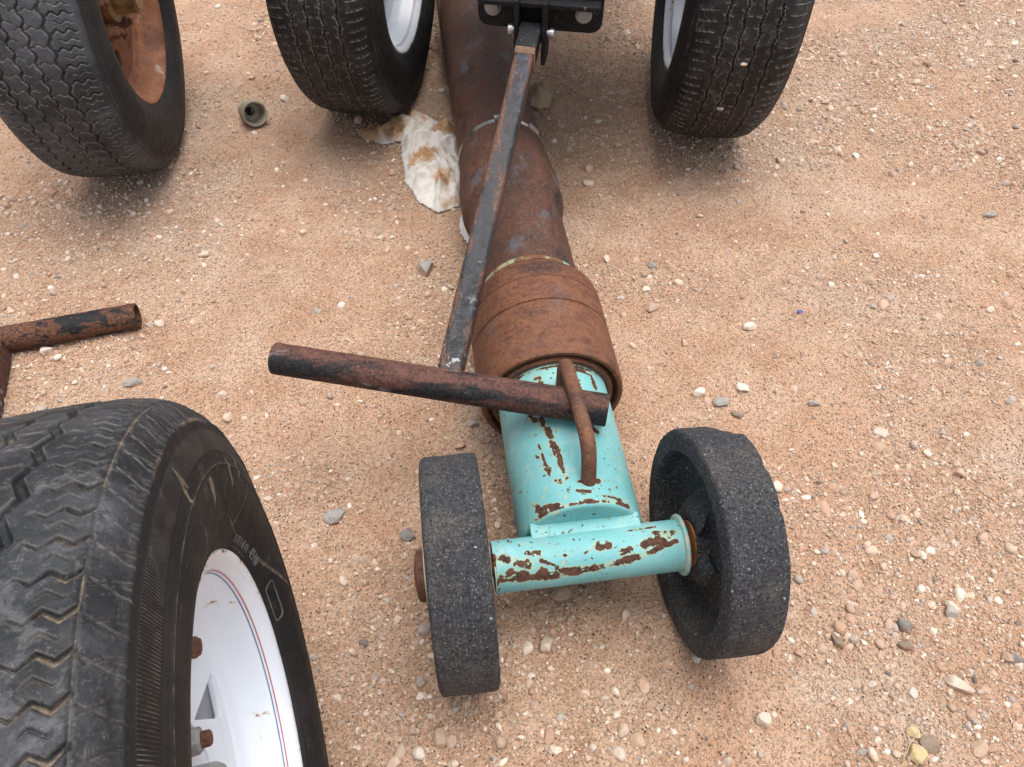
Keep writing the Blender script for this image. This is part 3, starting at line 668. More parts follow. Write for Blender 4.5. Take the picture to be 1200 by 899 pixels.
def make_wheel(name, x, y, yaw, side, style, label, group, lean=0.0):
    root = empty(name, (x, y, TR_ - .0042), (0, rad(lean), rad(yaw) + (0 if side > 0 else math.pi)))
    tag(root, label, 'wheel', group)
    if style == 'a': tyre_mesh('tyre', 'a', 3240, .00078, .0015, G['tyre_a'], root, 3)
    elif style == 'b': tyre_mesh('tyre', 'b', 1584, .0014, .004, G['tyre_b'], root, 11)
    else: tyre_mesh('tyre', 'c', 1536, .0014, .004, G['tyre_c'], root, 17 if side > 0 else 23)
    if style == 'b':
        holes = [circle2d(*polar(.122, -105 + 45 * k), .0195, 28) for k in range(8)]
        rim = make_rim(root, G['rust_rim'], holes, 'rust')
        wheel_nuts(rim, [-70 + 60 * k for k in range(6)], .073, .045, G['rust'], G['rust'])
        m = MB(); m.lathe([(.03, .055), (.062, .053), (.066, .045), (.066, .040), (.105, .038), (.110, .032), (.110, 0)], (0, 0, 0), AX, 48); m.build('hub', G['oil'], root)
    else:
        holes = []
        for k in range(5):
            holes.append(rounded2d([polar(.166, -22 + 72 * k), polar(.152, -39 + 72 * k), polar(.087, -2 + 72 * k)], .008))
        rim = make_rim(root, G['white'], holes, 'white')
        wheel_nuts(rim, [6 + 72 * k for k in range(5)], .0665, .0268, G['dull'], G['rust_rod'])
        for (xx, rr, cm) in ((.0812, .1942, 'red'), (.0782, .1927, 'blue')):
            V, F, _, _ = lathe([(xx + .0005, rr + .0000), (xx - .0005, rr - .0004)], (0, 0, 0), AX, 160); mesh_np('pinstripe', V, F, G[cm], rim)
        m = MB(); m.lathe([(.02, .0405), (.036, .0400), (.038, .0385), (.0385, .0470), (.0600, .0462), (.0640, .0440), (.0640, .0400), (.0590, .0380), (.0590, 0)], (0, 0, 0), AX, 48); m.build('hub', G['hubgrey'], root)
        m = MB(); m.lathe([(.026, .0450), (.0365, .0445), (.0378, .0400)], (0, 0, 0), AX, 48); m.build('hub_seal', G['rust_bright'], root)
        yv, zv = polar(.150, 5); m = MB(); m.lathe([(.036, .0), (.036, .0095), (.046, .0095), (.047, .0080), (.049, .0075), (.050, .0)], (0, yv, zv), (1, -.1, 0), 16); m.build('valve_stem', G['rust_rod'] if style == 'a' else G['dark'], root)
    m = MB(); m.lathe([(-.075, 0), (-.075, .146), (.010, .146), (.016, .140), (.018, .112), (.018, .0)], (0, 0, 0), AX, 96); m.build('brake_drum', G['drum'] if style != 'b' else G['rust'], root)
    return root

fl = make_wheel('wheel_assembly', -.282, .113, 15.4, 1, 'a', 'large black trailer tyre on a white steel rim with pinstripes, nearest the camera', 'trailer wheels around the pipe')
make_wheel('wheel_assembly', -.856, 1.563, 8.9, 1, 'b', 'dusty grey tyre with zigzag tread on a rusty orange rim', 'trailer wheels around the pipe')
make_wheel('wheel_assembly', -.336, 1.809, -7.1, 1, 'c', 'black tyre touching the stained rag, left of the rusty pipe', 'trailer wheels around the pipe')
make_wheel('wheel_assembly', .444, 1.732, -4.0, -1, 'c', 'black tyre with two pale pebbles in its tread, right of the rusty pipe', 'trailer wheels around the pipe', -2.2).scale.x = 1.03

# raised marks on the near sidewall
def on_sidewall(V2, ang0, r0, flip=False, lift=.0007):
    r = r0 + V2[:, 1]; a = rad(ang0) - V2[:, 0] / r0
    hs = _half[150:]; o_ = np.interp(-r, -hs[:, 1], hs[:, 0]) + lift + V2[:, 2]
    return np.stack([o_, r * np.cos(a), r * np.sin(a)], 1)
def text2d(s, size):
    cu = bpy.data.curves.new('letters', 'FONT'); cu.body = s; cu.size = size; cu.extrude = .0005; cu.align_x = 'CENTER'
    ob = bpy.data.objects.new('letters', cu); col.objects.link(ob); bpy.context.view_layer.update()
    me = bpy.data.meshes.new_from_object(ob.evaluated_get(bpy.context.evaluated_depsgraph_get())); me.calc_loop_triangles()
    V = np.array([v.co[:] for v in me.vertices]); F = np.array([t.vertices[:] for t in me.loop_triangles])
    bpy.data.objects.remove(ob); bpy.data.curves.remove(cu); bpy.data.meshes.remove(me); return V, F
tyre_fl = [c for c in fl.children if c.name.startswith('tyre')][0]
V, F = text2d('1510', .0125); mesh_np('lettering', on_sidewall(V, 4, .2165), F, G['letter'], tyre_fl, smooth=False)
bk = MB()
for k_ in range(9): 
    hV, hF = plate2d([[(-.0008, -.005), (.0008, -.005), (.0016 * (k_ % 2) + .0008, .005), (.0016 * (k_ % 2) - .0008, .005)]], .0005); bk.add(on_sidewall(hV, 22 - 1.35 * k_ - .4 * (k_ % 3), .2175), hF)
bk.build('worn_marks', G['letter'], tyre_fl, smooth=False)
hw, hh = .026, .007
V, F = plate2d([rounded2d([(-hw, -hh), (hw, -hh), (hw, hh), (-hw, hh)], .006), rounded2d([(-hw + .0012, -hh + .0012), (hw - .0012, -hh + .0012), (hw - .0012, hh - .0012), (-hw + .0012, hh - .0012)], .005)], .0005)
mesh_np('stamp_outline', on_sidewall(V, -17, .2225), F, G['letter'], tyre_fl, smooth=False)

# ------------------------------------------------------------------ pipe on small rubber wheels
YAW = rad(7.78)
PO = np.array([.0945, .5, .116]); PP = np.array([-math.sin(YAW), math.cos(YAW), -.0149]); PP /= np.linalg.norm(PP)
_, E1, E2 = frame(PP)          # E1 points to the left (-x), E2 up
SIDE = -E1
def pt(t, lat, h): return PO + t * PP + lat * SIDE + h * E2
dolly = empty('wheeled_pipe', (float(PO[0]), float(PO[1]), 0)); tag(dolly, 'rusty steel pipe with turquoise end carried on two small rubber wheels', 'pipe')
DO = np.array([PO[0], PO[1], 0])
def dl(name, prof, mat, n=128, parent=None, step=None, attrs=None, rfun=None):
    pr = resample(prof, step) if step else prof
    V, F, PHI, T = lathe(pr, PO - DO, PP, n, rfun=rfun); a = attrs(PHI, T) if attrs else None
    o = mesh_np(name, V, F, mat, parent or dolly, attrs=a); sharp(o, 40); return o
def seg_wear(PHI, T, segs, r):
    """distance to worn streaks given as (t0, a0, t1, a1, width); angle measured from the top, to the right"""
    ang = (PHI - np.pi / 2 + np.pi) % (2 * np.pi) - np.pi; w = np.full(T.shape, -1.0)
    x = ang * r
    for t0, a0, t1, a1, wd in segs:
        ax, ay, bx_, by = a0 * r, t0, a1 * r, t1; dx, dy = bx_ - ax, by - ay; L = max(dx * dx + dy * dy, 1e-9)
        u = np.clip(((x - ax) * dx + (T - ay) * dy) / L, 0, 1); d = np.hypot(x - ax - u * dx, T - ay - u * dy)
        w = np.maximum(w, .36 * (1 - d / (1.35 * wd)))
    return np.clip(w, .045, .265)
GR = .0826
green_segs = [(.155, -.42, .125, -.33, .007), (.125, -.33, .090, -.29, .0075), (.088, -.26, .050, -.22, .006), (.115, -.55, .060, -.46, .0028), (.075, -.50, .070, -.46, .006), (.052, -.36, .045, -.30, .006),
              (.165, -.62, .155, -.52, .007), (.16, -.15, .155, -.1, .006), (.165, -.3, .16, -.28, .008), (.225, -.35, .215, -.30, .009), (.205, .28, .20, .32, .010), (.236, .28, .232, .62, .006), (.23, .66, .21, .70, .006), (.142, .40, .138, .42, .006), (.128, .42, .124, .46, .007),
              (.15, .36, .148, .38, .005), (.240, -.9, .240, .9, .0035), (.042, -.02, .042, .28, .0045), (.012, -.75, .012, .75, .0042), (.022, -.8, .016, -.4, .004), (.03, -.1, .026, .1, .0035), (.02, .3, .018, .6, .004), (.035, -.85, .02, -.75, .006), (.10, -.62, .096, -.6, .004), (.19, -.75, .185, -.72, .005), (.175, .55, .172, .58, .004)]
gp = dl('turquoise_pipe', [(.006, 0), (.006, .074), (.0065, .0795), (.009, .0822), (.012, GR), (.262, GR)], G['teal'], 360, step=.0022, attrs=lambda P, T: {'wear': np.where(T < .0085, -.30, seg_wear(P, T, green_segs, GR))})
gp['label'] = 'turquoise painted pipe end with rust chips'
dl('collar', [(.247, .0820), (.243, .0850), (.243, .0905), (.247, .0925), (.259, .0935), (.259, .0975), (.247, .0990), (.2435, .1010), (.2435, .1055), (.2465, .1078), (.252, .1090), (.3500, .1098), (.3508, .1076), (.3528, .1076), (.3536, .1099), (.4030, .1101), (.4036, .1088), (.4052, .1088), (.4058, .1099), (.430, .1096), (.440, .1080), (.4585, .0955), (.466, .0900), (.470, .0862)], G['rust_collar'], 160)
dl('paint_band', [(.4700, .0858), (.4702, .0876), (.4725, .0886), (.4770, .0884), (.4800, .0868), (.482, .0855)], G['band'], 128)
dl('reducer', [(.462, .0856), (.655, .0856), (.688, .0860), (.691, .0885), (.696, .0930), (.701, .0952), (.708, .0962), (.762, .0964), (.766, .0970), (.772, .0970), (.776, .0958), (.800, .0936), (.850, .0892), (.868, .0880), (.871, .0886), (.880, .0886), (.884, .0868)], G['rust_pipe'], 128)
dl('long_pipe', [(.876, .0863), (2.9, .0863), (2.9, .078)], G['rust_pipe'], 128)
cl = dl('hose_clamp', [(.8815, .0862), (.8815, .0886), (.8930, .0886), (.8930, .0862)], G['strap'], 128)
m = MB(); c = pt(.8872, -.005, .0915); m.box(c - DO, SIDE * .010, PP * .0062, E2 * .0042, .001); m.build('clamp_screw', G['strap'], cl)
m = MB(); c = pt(.8872, .065, .0640); nn = (SIDE * .065 + E2 * .064); nn /= np.linalg.norm(nn); tt = np.cross(PP, nn); m.box(c - DO - nn * .002, tt * .012, PP * .0065, nn * .0035, .001); m.build('clamp_buckle', G['steel'], cl)
# loop that holds the tow handle
lp = bend([pt(.204, .004, .070), pt(.203, .004, .137), pt(.060, .010, .134), pt(.040, .010, .070)], .026, 8)
m = MB(); m.tube([q - DO for q in resample(lp, .006)], .0098, 20, up=(1, 0, 0)); m.build('loop_handle', G['rust_rod'], dolly)
# axle
HL = np.array([-.0634, .4466, .1395]); HR = np.array([.2554, .4931, .1395]); AA = (HR - HL); AL = np.linalg.norm(AA); AA /= AL
def ax_segs(PHI, T):
    ang = (PHI - np.pi / 2 + np.pi) % (2 * np.pi) - np.pi; x = ang * .0325      # + towards the camera
    w = np.full(T.shape, -.05)
    for t0, x0, t1, x1, wd in [(.05, .030, .12, .036, .010), (.12, .036, .22, .024, .008), (.22, .024, .27, .010, .006), (.055, .006, .085, .018, .010), (.085, .002, .1, .004, .006), (.17, .004, .185, .006, .008), (.155, .012, .18, -.004, .0025),
                               (.23, .010, .262, .003, .011), (.245, -.004, .27, -.001, .007), (.2, .016, .21, .014, .007), (.06, .026, .08, .030, .012), (.10, .028, .145, .030, .008), (.13, .012, .133, .013, .005), (.215, -.012, .25, -.014, .003), (.044, .0, .046, .05, .003), (.10, .014, .12, .024, .004)]:
        dx, dy = x1 - x0, t1 - t0; L = max(dx * dx + dy * dy, 1e-9); u = np.clip(((x - x0) * dx + (T - t0) * dy) / L, 0, 1)
        w = np.maximum(w, .36 * (1 - np.hypot(x - x0 - u * dx, T - t0 - u * dy) / (1.15 * wd)))
    return np.clip(w, .035, .255)
V, F, PHI, T = lathe(resample([(.043, .030), (.043, .0325), (.2800, .0325), (.2812, .0318), (.284, .029), (.284, .020)], .002), HL - DO, AA, 200)
# phi is measured from sideways (e1) through up (e2): which way e1 points decides the sign
_, a1, a2 = frame(AA); sgn = 1 if a1[1] < 0 else -1
tube = mesh_np('axle_tube', V, F, G['teal'], dolly, attrs={'wear': np.where(T > .279, .0, ax_segs(np.pi / 2 - sgn * (PHI - np.pi / 2) * -1 if False else np.pi / 2 + (PHI - np.pi / 2) * -sgn, T))}); sharp(tube, 40)
fl_ = MB(); fl_.lathe([(.2795, .0318), (.2797, .0372), (.2805, .0384), (.2832, .0390), (.2846, .0384), (.2850, .0366), (.2836, .0345), (.2836, .012)], HL - DO, AA, 96); fl_.build('end_flange', G['flange'], dolly)
sx = np.array([AA[0], AA[1], 0]); sy = np.array([-AA[1], AA[0], 0])
m = MB(); mid = PO + PP * .0005; mid[2] = .1565; m.box(mid - DO, sx * .070, sy * .0105, np.array([0, 0, .0085]), .002); sd = m.build('saddle_plate', G['teal'], dolly)
at = sd.data.attributes.new('wear', 'FLOAT', 'POINT'); at.data.foreach_set('value', np.full(len(sd.data.vertices), -.01, np.float32))
m = MB(); m.lathe([(-.050, 0), (-.050, .011), (.335, .011), (.335, 0)], HL - DO, AA, 24); m.build('axle_rod', G['rust_bright'], dolly)

WR, WW = .1435, .0705
def small_wheel(H, yaw, camb, right):
    d = np.array([math.cos(yaw) * math.cos(camb), math.sin(yaw) * math.cos(camb), math.sin(camb)])
    hw = WW / 2; b = .0055
    if right:  # dished face towards the axle tube (-d side)
        pr = [(-.012, .018), (-.0275, .0225), (-.0292, .034), (-.0275, .046), (-.020, .054), (-.010, .060), (-.006, .066), (-.006, .092), (-.010, .104), (-.020, .1105), (-hw + .004, .1135), (-hw, .1165), (-hw, WR - b), (-hw + .0016, WR - .0016), (-hw + b, WR), (hw - b, WR), (hw - .0016, WR - .0016), (hw, WR - b), (hw, .1165), (hw - .02, .110), (.010, .09), (.010, .05), (.030, .045), (.030, .018)]
    else:
        pr = [(-hw + .004, .018), (-hw + .004, .045), (-.012, .055), (-.012, .095), (-hw + .002, .112), (-hw, .116), (-hw, WR - .006), (-hw + .002, WR - .0015), (-hw + .006, WR), (hw - .006, WR), (hw - .002, WR - .0015), (hw, WR - .006), (hw, .116), (hw - .002, .112), (.012, .095), (.012, .055), (hw - .004, .045), (hw - .004, .018)]
    pr = resample(pr, .0035); _, f1, f2 = frame(d)
    def rf(PH, TT, RR):
        n = .0010 * (vn(PH * WR, TT, .03, 41) - .5) + .0010 * (vn(PH * WR, TT, .008, 42) - .5) + .0007 * (vn(PH * WR, TT, .004, 43) - .5)
        R = RR + n * (RR > .03)
        if right:      # a piece is broken off the far shoulder; the hub is torn open towards the camera
            y = np.cos(PH) * f1[1] + np.sin(PH) * f2[1]; z = np.cos(PH) * f1[2] + np.sin(PH) * f2[2]; a = np.degrees(np.arctan2(z, y))
            bite = (sstep(10, 18, a) * (1 - sstep(52, 60, a))) * sstep(hw - .030, hw - .008, TT + .006 * (vn(PH * WR, TT, .02, 44) - .5)) * (RR > .11)
            R = R - .0075 * bite
            bite2 = np.exp(-((a - 84) / 3) ** 2) + np.exp(-((a - 88 - 18) / 2.5) ** 2)
            R = R - .004 * bite2 * sstep(hw - .02, hw - .004, TT) * (RR > .11)
            torn = sstep(92, 100, a + 8 * np.sin(TT * 300)) * (1 - sstep(158, 168, a + 9 * np.sin(TT * 260))) * (RR < .060) * (TT < -.009)
            R = np.where(RR > .03, R - torn * np.maximum(R - .0272, 0), R) + .004 * (vn(PH * .05, TT, .011, 47) - .5) * (RR < .06) * (RR > .03) * (1 - torn)
        return R
    V, F, _, _ = lathe(pr, H - DO, d, 260, rfun=rf)
    o = mesh_np('rubber_wheel', V, F, G['crumb'], dolly); sharp(o, 50)
    return o, d
wl, dL = small_wheel(HL + np.array([0, 0, .002]), rad(7.985), rad(.22), False); wl['label'] = 'solid crumb rubber wheel, left, seen edge on'
wr, dR = small_wheel(HR + np.array([0, 0, .004]), rad(8.96), rad(-3.3), True); wr['label'] = 'solid crumb rubber wheel, right, with dished face and torn hub'
def washer(name, H, d, t0, t1, r, mat, n=40):
    m = MB(); m.lathe([(t0, 0), (t0, r - .001), (t0 + .0008, r), (t1 - .0008, r), (t1, r - .001), (t1, 0)], H - DO, d, n); return m.build(name, mat, dolly)
washer('washer', HL, dL, .0362, .0392, .036, G['cream']); washer('washer', HL, dL, -.0415, -.0385, .0365, G['cream'])
m = MB(); m.lathe([(-.0545, 0), (-.0545, .012), (-.0525, .026), (-.0505, .0305), (-.0450, .0315), (-.0418, .0305), (-.0418, 0)], HL - DO, dL, 40); m.build('axle_cap', G['rust_rod'], dolly)
m = MB(); m.lathe([(.036, .0), (.036, .03), (.040, .03), (.040, 0)], HR - DO, dR, 40); m.build('washer', G['dull'], dolly)
# rust shows where the hub is torn open
m = MB(); m.lathe([(-.0300, 0), (-.0300, .0282), (-.029, .0290), (-.006, .0300), (-.006, 0)], HR - DO, dR, 40); m.build('hub_bushing', G['rust_bright'], dolly)

# ------------------------------------------------------------------ tow handle: square bar with a cross tube, pinned to the trailer
L3 = np.array([-.326, .715, .232]); R3 = np.array([.1265, .639, .2215]); UU = (R3 - L3) / np.linalg.norm(R3 - L3)
B3 = np.array([-.0868, .6755, .2266]); T3 = np.array([.0265, 1.345, .384])
th = empty('tow_handle', (float(B3[0]), float(B3[1]), 0)); tag(th, 'black square tow bar with a rusty cross tube, hinged to the trailer plate', 'tow bar'); TO = np.array([B3[0], B3[1], 0])
Lc = np.linalg.norm(R3 - L3)
pr = resample([(.03, .0165), (.0, .0170), (.0, .0212), (.001, .0220), (Lc - .001, .0220), (Lc, .0212), (Lc, .0170), (Lc - .03, .0165)], .01)
V, F, PHI, T = lathe(pr, L3 - TO, UU, 64); ct = mesh_np('cross_tube', V, F, G['cross'], th); sharp(ct, 40)
m = MB(); m.lathe([(.032, 0), (.032, .0168), (Lc - .032, .0168), (Lc - .032, 0)], L3 - TO, UU, 32); m.build('tube_bore', G['dark'], ct)
bd = T3 - B3; BLn = np.linalg.norm(bd); bd /= BLn; bu = UU - bd * (UU @ bd); bu /= np.linalg.norm(bu); bn = np.cross(bu, bd)
if bn[2] < 0: bn = -bn
SB = .0168
ringp = np.array([np.array(q) for q in resample([(*q, ) for q in rounded2d([(-SB, -SB), (SB, -SB), (SB, SB), (-SB, SB)], .007, 5)] + [rounded2d([(-SB, -SB), (SB, -SB), (SB, SB), (-SB, SB)], .007, 5)[0]], .004)])[:-1]
tl_ = np.linspace(.002, BLn - .004, 140); nv_ = len(ringp)
Vb = (B3 - TO)[None, None] + tl_[:, None, None] * bd + ringp[None, :, :1] * bu + ringp[None, :, 1:] * bn
edge_ = np.clip((np.hypot(ringp[:, 0], ringp[:, 1]) - SB) / (SB * .27), 0, 1)
fb = grid_faces(nv_, len(tl_)); Vt = Vb.transpose(1, 0, 2).reshape(-1, 3)
ee = np.repeat(edge_[:, None], len(tl_), 1).ravel(); aa = np.repeat((tl_ / BLn)[None], nv_, 0).ravel(); tp = np.repeat(sstep(.5, .9, ringp[:, 1] / SB)[:, None], len(tl_), 1).ravel()
mesh_np('square_bar', Vt, fb, G['bar'], th, attrs={'edge': ee, 'along': aa, 'topside': tp})
# weld bead round the foot of the bar
m = MB(); q = []
for k in range(49):
    a = 2 * math.pi * k / 48; sx_ = max(-1, min(1, 1.35 * math.cos(a))); sy_ = max(-1, min(1, 1.35 * math.sin(a)))
    h_ = sy_ * SB; q.append(B3 + bu * sx_ * (SB - .0005) + bn * h_ + bd * (math.sqrt(max(.0220 ** 2 - h_ ** 2, 0)) - .0020) - TO)
m.tube(q, .0016, 8, rn=[1 + .25 * math.sin(k * 2.1) for k in range(49)]); m.build('weld_bead', G['rust_rod'], th)
# black end piece with its rubbed band
m = MB(); c = B3 + bd * (BLn - .028) - TO; m.box(c, bu * (SB + .0016), bd * .030, bn * (SB + .0016), .004); m.build('pivot_end', G['barblack'], th)
m = MB(); c = B3 + bd * (BLn - .0675) - TO; m.box(c, bu * .017, bd * .0085, bn * (SB + .0010), .001); m.build('rubbed_band', G['rubbed'], th)

# ------------------------------------------------------------------ trailer frame with the hitch plate
HY = rad(-8); hx = np.array([math.cos(HY), math.sin(HY), 0]); hy = np.array([-math.sin(HY), math.cos(HY), 0]); hz = np.array([0, 0, 1.])
HC = np.array([.042, 1.372, .0]); tf = empty('trailer', tuple(HC)); tag(tf, 'black steel trailer frame end with a bolted plate above the rusty pipe', 'trailer')
V, F = plate2d([rounded2d([(-.108, .378), (.108, .378), (.108, .46), (-.108, .46)], .022, 6)], .005, .001)
V = V[:, :1] * hx + V[:, 1:2] * hz + V[:, 2:3] * -hy; hp = mesh_np('hitch_plate', V, F, G['plate'], tf); sharp(hp, 40)
m = MB(); m.box(-hy * .020 + hz * .4305, hx * .104, hy * .0148, hz * .004, .0015); m.build('plate_flange', G['plate'], hp)
for sx_, zc in ((-.083, .410), (.076, .408)):
    m = MB(); m.lathe([(.004, 0), (.004, .0145), (.0065, .0145), (.0068, .0118), (.0125, .0112), (.0140, .0085), (.0140, 0)], hx * sx_ + hz * zc, -hy, 24); bo = m.build('bolt', G['dull'], hp)
for s in (-1, 1):
    m = MB(); c = T3 - HC + bu * s * (SB + .0075); lo = -.052 if s > 0 else -.034
    m.box(c + np.array([0, 0, (lo + .055) / 2]) + bd * .006, bu * .0040, np.array([bd[0], bd[1], 0]) * .024, hz * (.055 - lo) / 2, .0015); m.build('hinge_lug', G['plate'], tf)
m = MB(); c = T3 - HC; m.lathe([(-.040, 0), (-.040, .009), (-.033, .009), (-.033, .0065), (.033, .0065), (.033, .009), (.040, .009), (.040, 0)], c, bu, 20); m.build('hinge_pin', G['steel'], tf)
for s in (-1, 1):
    m = MB(); m.box(hx * s * .085 + hy * .75 + hz * .470, hx * .025, hy * .742, hz * .035, .003); m.build('frame_rail', G['plate'], tf)
m = MB(); m.box(hy * .76 + hz * .513, hx * .20, hy * .74, hz * .006, .002); m.build('deck_plate', G['plate'], tf)
m = MB(); m.lathe([(-.30, 0), (-.30, .03), (.30, .03), (.30, 0)], np.array([.05, 1.77, .345]) - HC, np.array([.774, -.077, 0]), 32); m.build('axle_beam', G['plate'], tf)

# ------------------------------------------------------------------ second handle lying on the ground at the left
ta = np.array([-.676, .998, .0245]); tb = np.array([-1.18, .852, .0245]); du = (ta - tb) / np.linalg.norm(ta - tb); Lg = np.linalg.norm(ta - tb)
g2 = empty('lying_handle', (-.9, .93, 0)); tag(g2, 'rusty T-shaped handle of black tube lying on the dirt', 'tow bar'); O2 = np.array([-.9, .93, 0])
pr = resample([(.03, .018), (0, .0185), (0, .0225), (.001, .0232), (Lg - .001, .0232), (Lg, .0225), (Lg, .0185), (Lg - .05, .018)], .01)
V, F, _, _ = lathe(pr, tb - O2, du, 64); c2 = mesh_np('cross_tube', V, F, G['ground_tube'], g2); sharp(c2, 40)
m = MB(); m.lathe([(.05, 0), (.05, .0182), (Lg - .052, .0182), (Lg - .052, 0)], tb - O2, du, 32); m.build('tube_bore', G['dark'], c2)
j = np.array([-.903, .932, .0235]); dd = np.array([du[1], -du[0], 0]); e = j + dd * .62
m = MB(); m.box((j + dd * .33) - O2, np.cross(dd, (0, 0, 1)) * .0205, dd * .31, np.array([0, 0, .0205]), .004); m.build('square_bar', G['cross'], g2)

# ------------------------------------------------------------------ rags
def inside(px, py, poly):
    c = np.zeros(px.shape, bool); n = len(poly)
    for i in range(n):
        x1, y1 = poly[i]; x2, y2 = poly[i - 1]
        cond = ((y1 > py) != (y2 > py)); c ^= cond & (px < (x2 - x1) * (py - y1) / (y2 - y1 + 1e-12) + x1)
    return c
def edge_d(px, py, poly):
    d = np.full(px.shape, 9.0); n = len(poly)
    for i in range(n):
        a = np.array(poly[i - 1]); b = np.array(poly[i]); ab = b - a; u = np.clip(((px - a[0]) * ab[0] + (py - a[1]) * ab[1]) / (ab @ ab), 0, 1); d = np.minimum(d, np.hypot(px - a[0] - u * ab[0], py - a[1] - u * ab[1]))
    return d
def rag(name, poly, folds, mat, label, hmax=.03, st=.0042, seed=0, dirty=None, puff=.055, stains=None):
    P = np.array(poly); x = np.arange(P[:, 0].min() - .01, P[:, 0].max() + .01, st); y = np.arange(P[:, 1].min() - .01, P[:, 1].max() + .01, st)
    Xr, Yr = np.meshgrid(x, y, indexing='ij'); jx = .006 * (vn(Xr, Yr, .03, seed) - .5); jy = .006 * (vn(Xr, Yr, .03, seed + 1) - .5)
    ins = inside(Xr + jx, Yr + jy, poly); d = edge_d(Xr, Yr, poly) * ins
    h = hmax * (1 - np.exp(-d / puff * 2.2)) * (.65 + .6 * vn(Xr, Yr, .08, seed + 2))
    h += .004 * (1 - np.abs(vn(Xr * .9 + .6 * Yr, .5 * Yr - Xr * .7, .042, seed + 3) - .5) * 2) ** 3 * sstep(0, .02, d) + .002 * (1 - np.abs(vn(Xr - .3 * Yr, .6 * Yr + Xr * .5, .024, seed + 13) - .5) * 2) ** 3 * sstep(0, .015, d) + .0006 * vn(Xr, Yr, .012, seed + 4) * sstep(0, .015, d)
    rr_ = np.random.default_rng(seed)
    for lam, am in ((.13, .011), (.085, .008), (.06, .005), (.04, .003)):
        th_ = rr_.uniform(0, np.pi); jj = 1.3 * (vn(Xr, Yr, .09, seed + int(lam * 1000)) - .5)
        h += am * (1 - np.abs(tri((Xr * math.cos(th_) + Yr * math.sin(th_)) / lam + jj))) ** 2.6 * sstep(0, .03, d) * sstep(.25, .65, vn(Xr, Yr, .07, seed + 50 + int(lam * 1000)))
    wob = .012 * (vn(Xr, Yr, .05, seed + 8) - .5)
    for (x0, y0, x1, y1, w, a) in folds:       # creases: one side of the line drops, as laid over itself
        dx, dy = x1 - x0, y1 - y0; L = math.hypot(dx, dy); u = ((Xr - x0) * dx + (Yr - y0) * dy) / L / L; s = ((Xr - x0) * dy - (Yr - y0) * dx) / L + wob
        m_ = sstep(-.25, .1, u) * (1 - sstep(.9, 1.25, u)); h += 1.5 * a * m_ * np.where(s < 0, np.exp(s / w), np.exp(-s / .0022)) * sstep(0, .02, d)
    Z = height(Xr, Yr) + .0025 + h; idx = -np.ones(Xr.shape, int); idx[ins] = np.arange(ins.sum())
    q = np.stack([idx[:-1, :-1], idx[1:, :-1], idx[1:, 1:], idx[:-1, 1:]], -1).reshape(-1, 4); q = q[(q >= 0).all(1)]
    wear = np.zeros(ins.sum()); stain = np.zeros(ins.sum())
    for (cx, cy, rx, ry) in (stains or []): stain = np.maximum(stain, 1 - sstep(.3, 1.15, np.hypot((Xr[ins] - cx) / rx, (Yr[ins] - cy) / ry)))
    if dirty: 
        for (cx, cy, r) in dirty: wear = np.maximum(wear, 1 - sstep(r * .5, r, np.hypot(Xr[ins] - cx, Yr[ins] - cy)))
    V = np.stack([Xr[ins] + .5 * jx[ins], Yr[ins] + .5 * jy[ins], Z[ins]], -1); c0 = V.mean(0)
    o = mesh_np(name, V - c0, q, mat, attrs={'wear': wear, 'stain': stain}, loc=tuple(c0)); md = o.modifiers.new('thickness', 'SOLIDIFY'); md.thickness = .0012; md.offset = -1
    tag(o, label, 'rag'); return o
rag('rag', [(-.375, 1.625), (-.352, 1.590), (-.305, 1.575), (-.262, 1.578), (-.256, 1.532), (-.240, 1.436), (-.205, 1.362), (-.158, 1.322), (-.112, 1.350), (-.100, 1.40), (-.098, 1.46), (-.112, 1.568), (-.132, 1.655), (-.200, 1.680), (-.268, 1.700), (-.300, 1.665), (-.345, 1.660)],
    [(-.160, 1.545, -.215, 1.415, .030, .014), (-.150, 1.560, -.255, 1.565, .030, .012), (-.135, 1.50, -.195, 1.43, .022, .008), (-.118, 1.48, -.165, 1.40, .022, .010), (-.215, 1.68, -.265, 1.58, .025, .014), (-.26, 1.66, -.31, 1.60, .02, .012), (-.165, 1.64, -.19, 1.57, .022, .014), (-.165, 1.40, -.170, 1.33, .02, .007)],
    G['rag'], 'crumpled white rag with orange rust stains against the pipe', .012, st=.003, seed=31, dirty=[(-.345, 1.625, .075), (-.14, 1.625, .04), (-.285, 1.62, .05)], stains=[(-.205, 1.500, .045, .06), (-.150, 1.415, .04, .055), (-.225, 1.65, .04, .04), (-.135, 1.355, .03, .03), (-.17, 1.60, .03, .04)])
rag('rag', [(-.100, 1.345), (-.116, 1.306), (-.113, 1.258), (-.092, 1.228), (-.066, 1.24), (-.055, 1.30), (-.075, 1.345)], [(-.085, 1.33, -.10, 1.25, .015, .008)], G['rag'], 'strip of clean pale cloth poking out from under the pipe bulge', .012, seed=37, puff=.03)
rag('rag', [(.030, 1.825), (.078, 1.812), (.097, 1.785), (.088, 1.745), (.055, 1.728), (.028, 1.74)], [(.05, 1.81, .085, 1.765, .015, .016), (.05, 1.78, .07, 1.745, .015, .012)], G['rag2'], 'folded tan cloth scrap on the right side of the pipe', .022, seed=43, puff=.03)

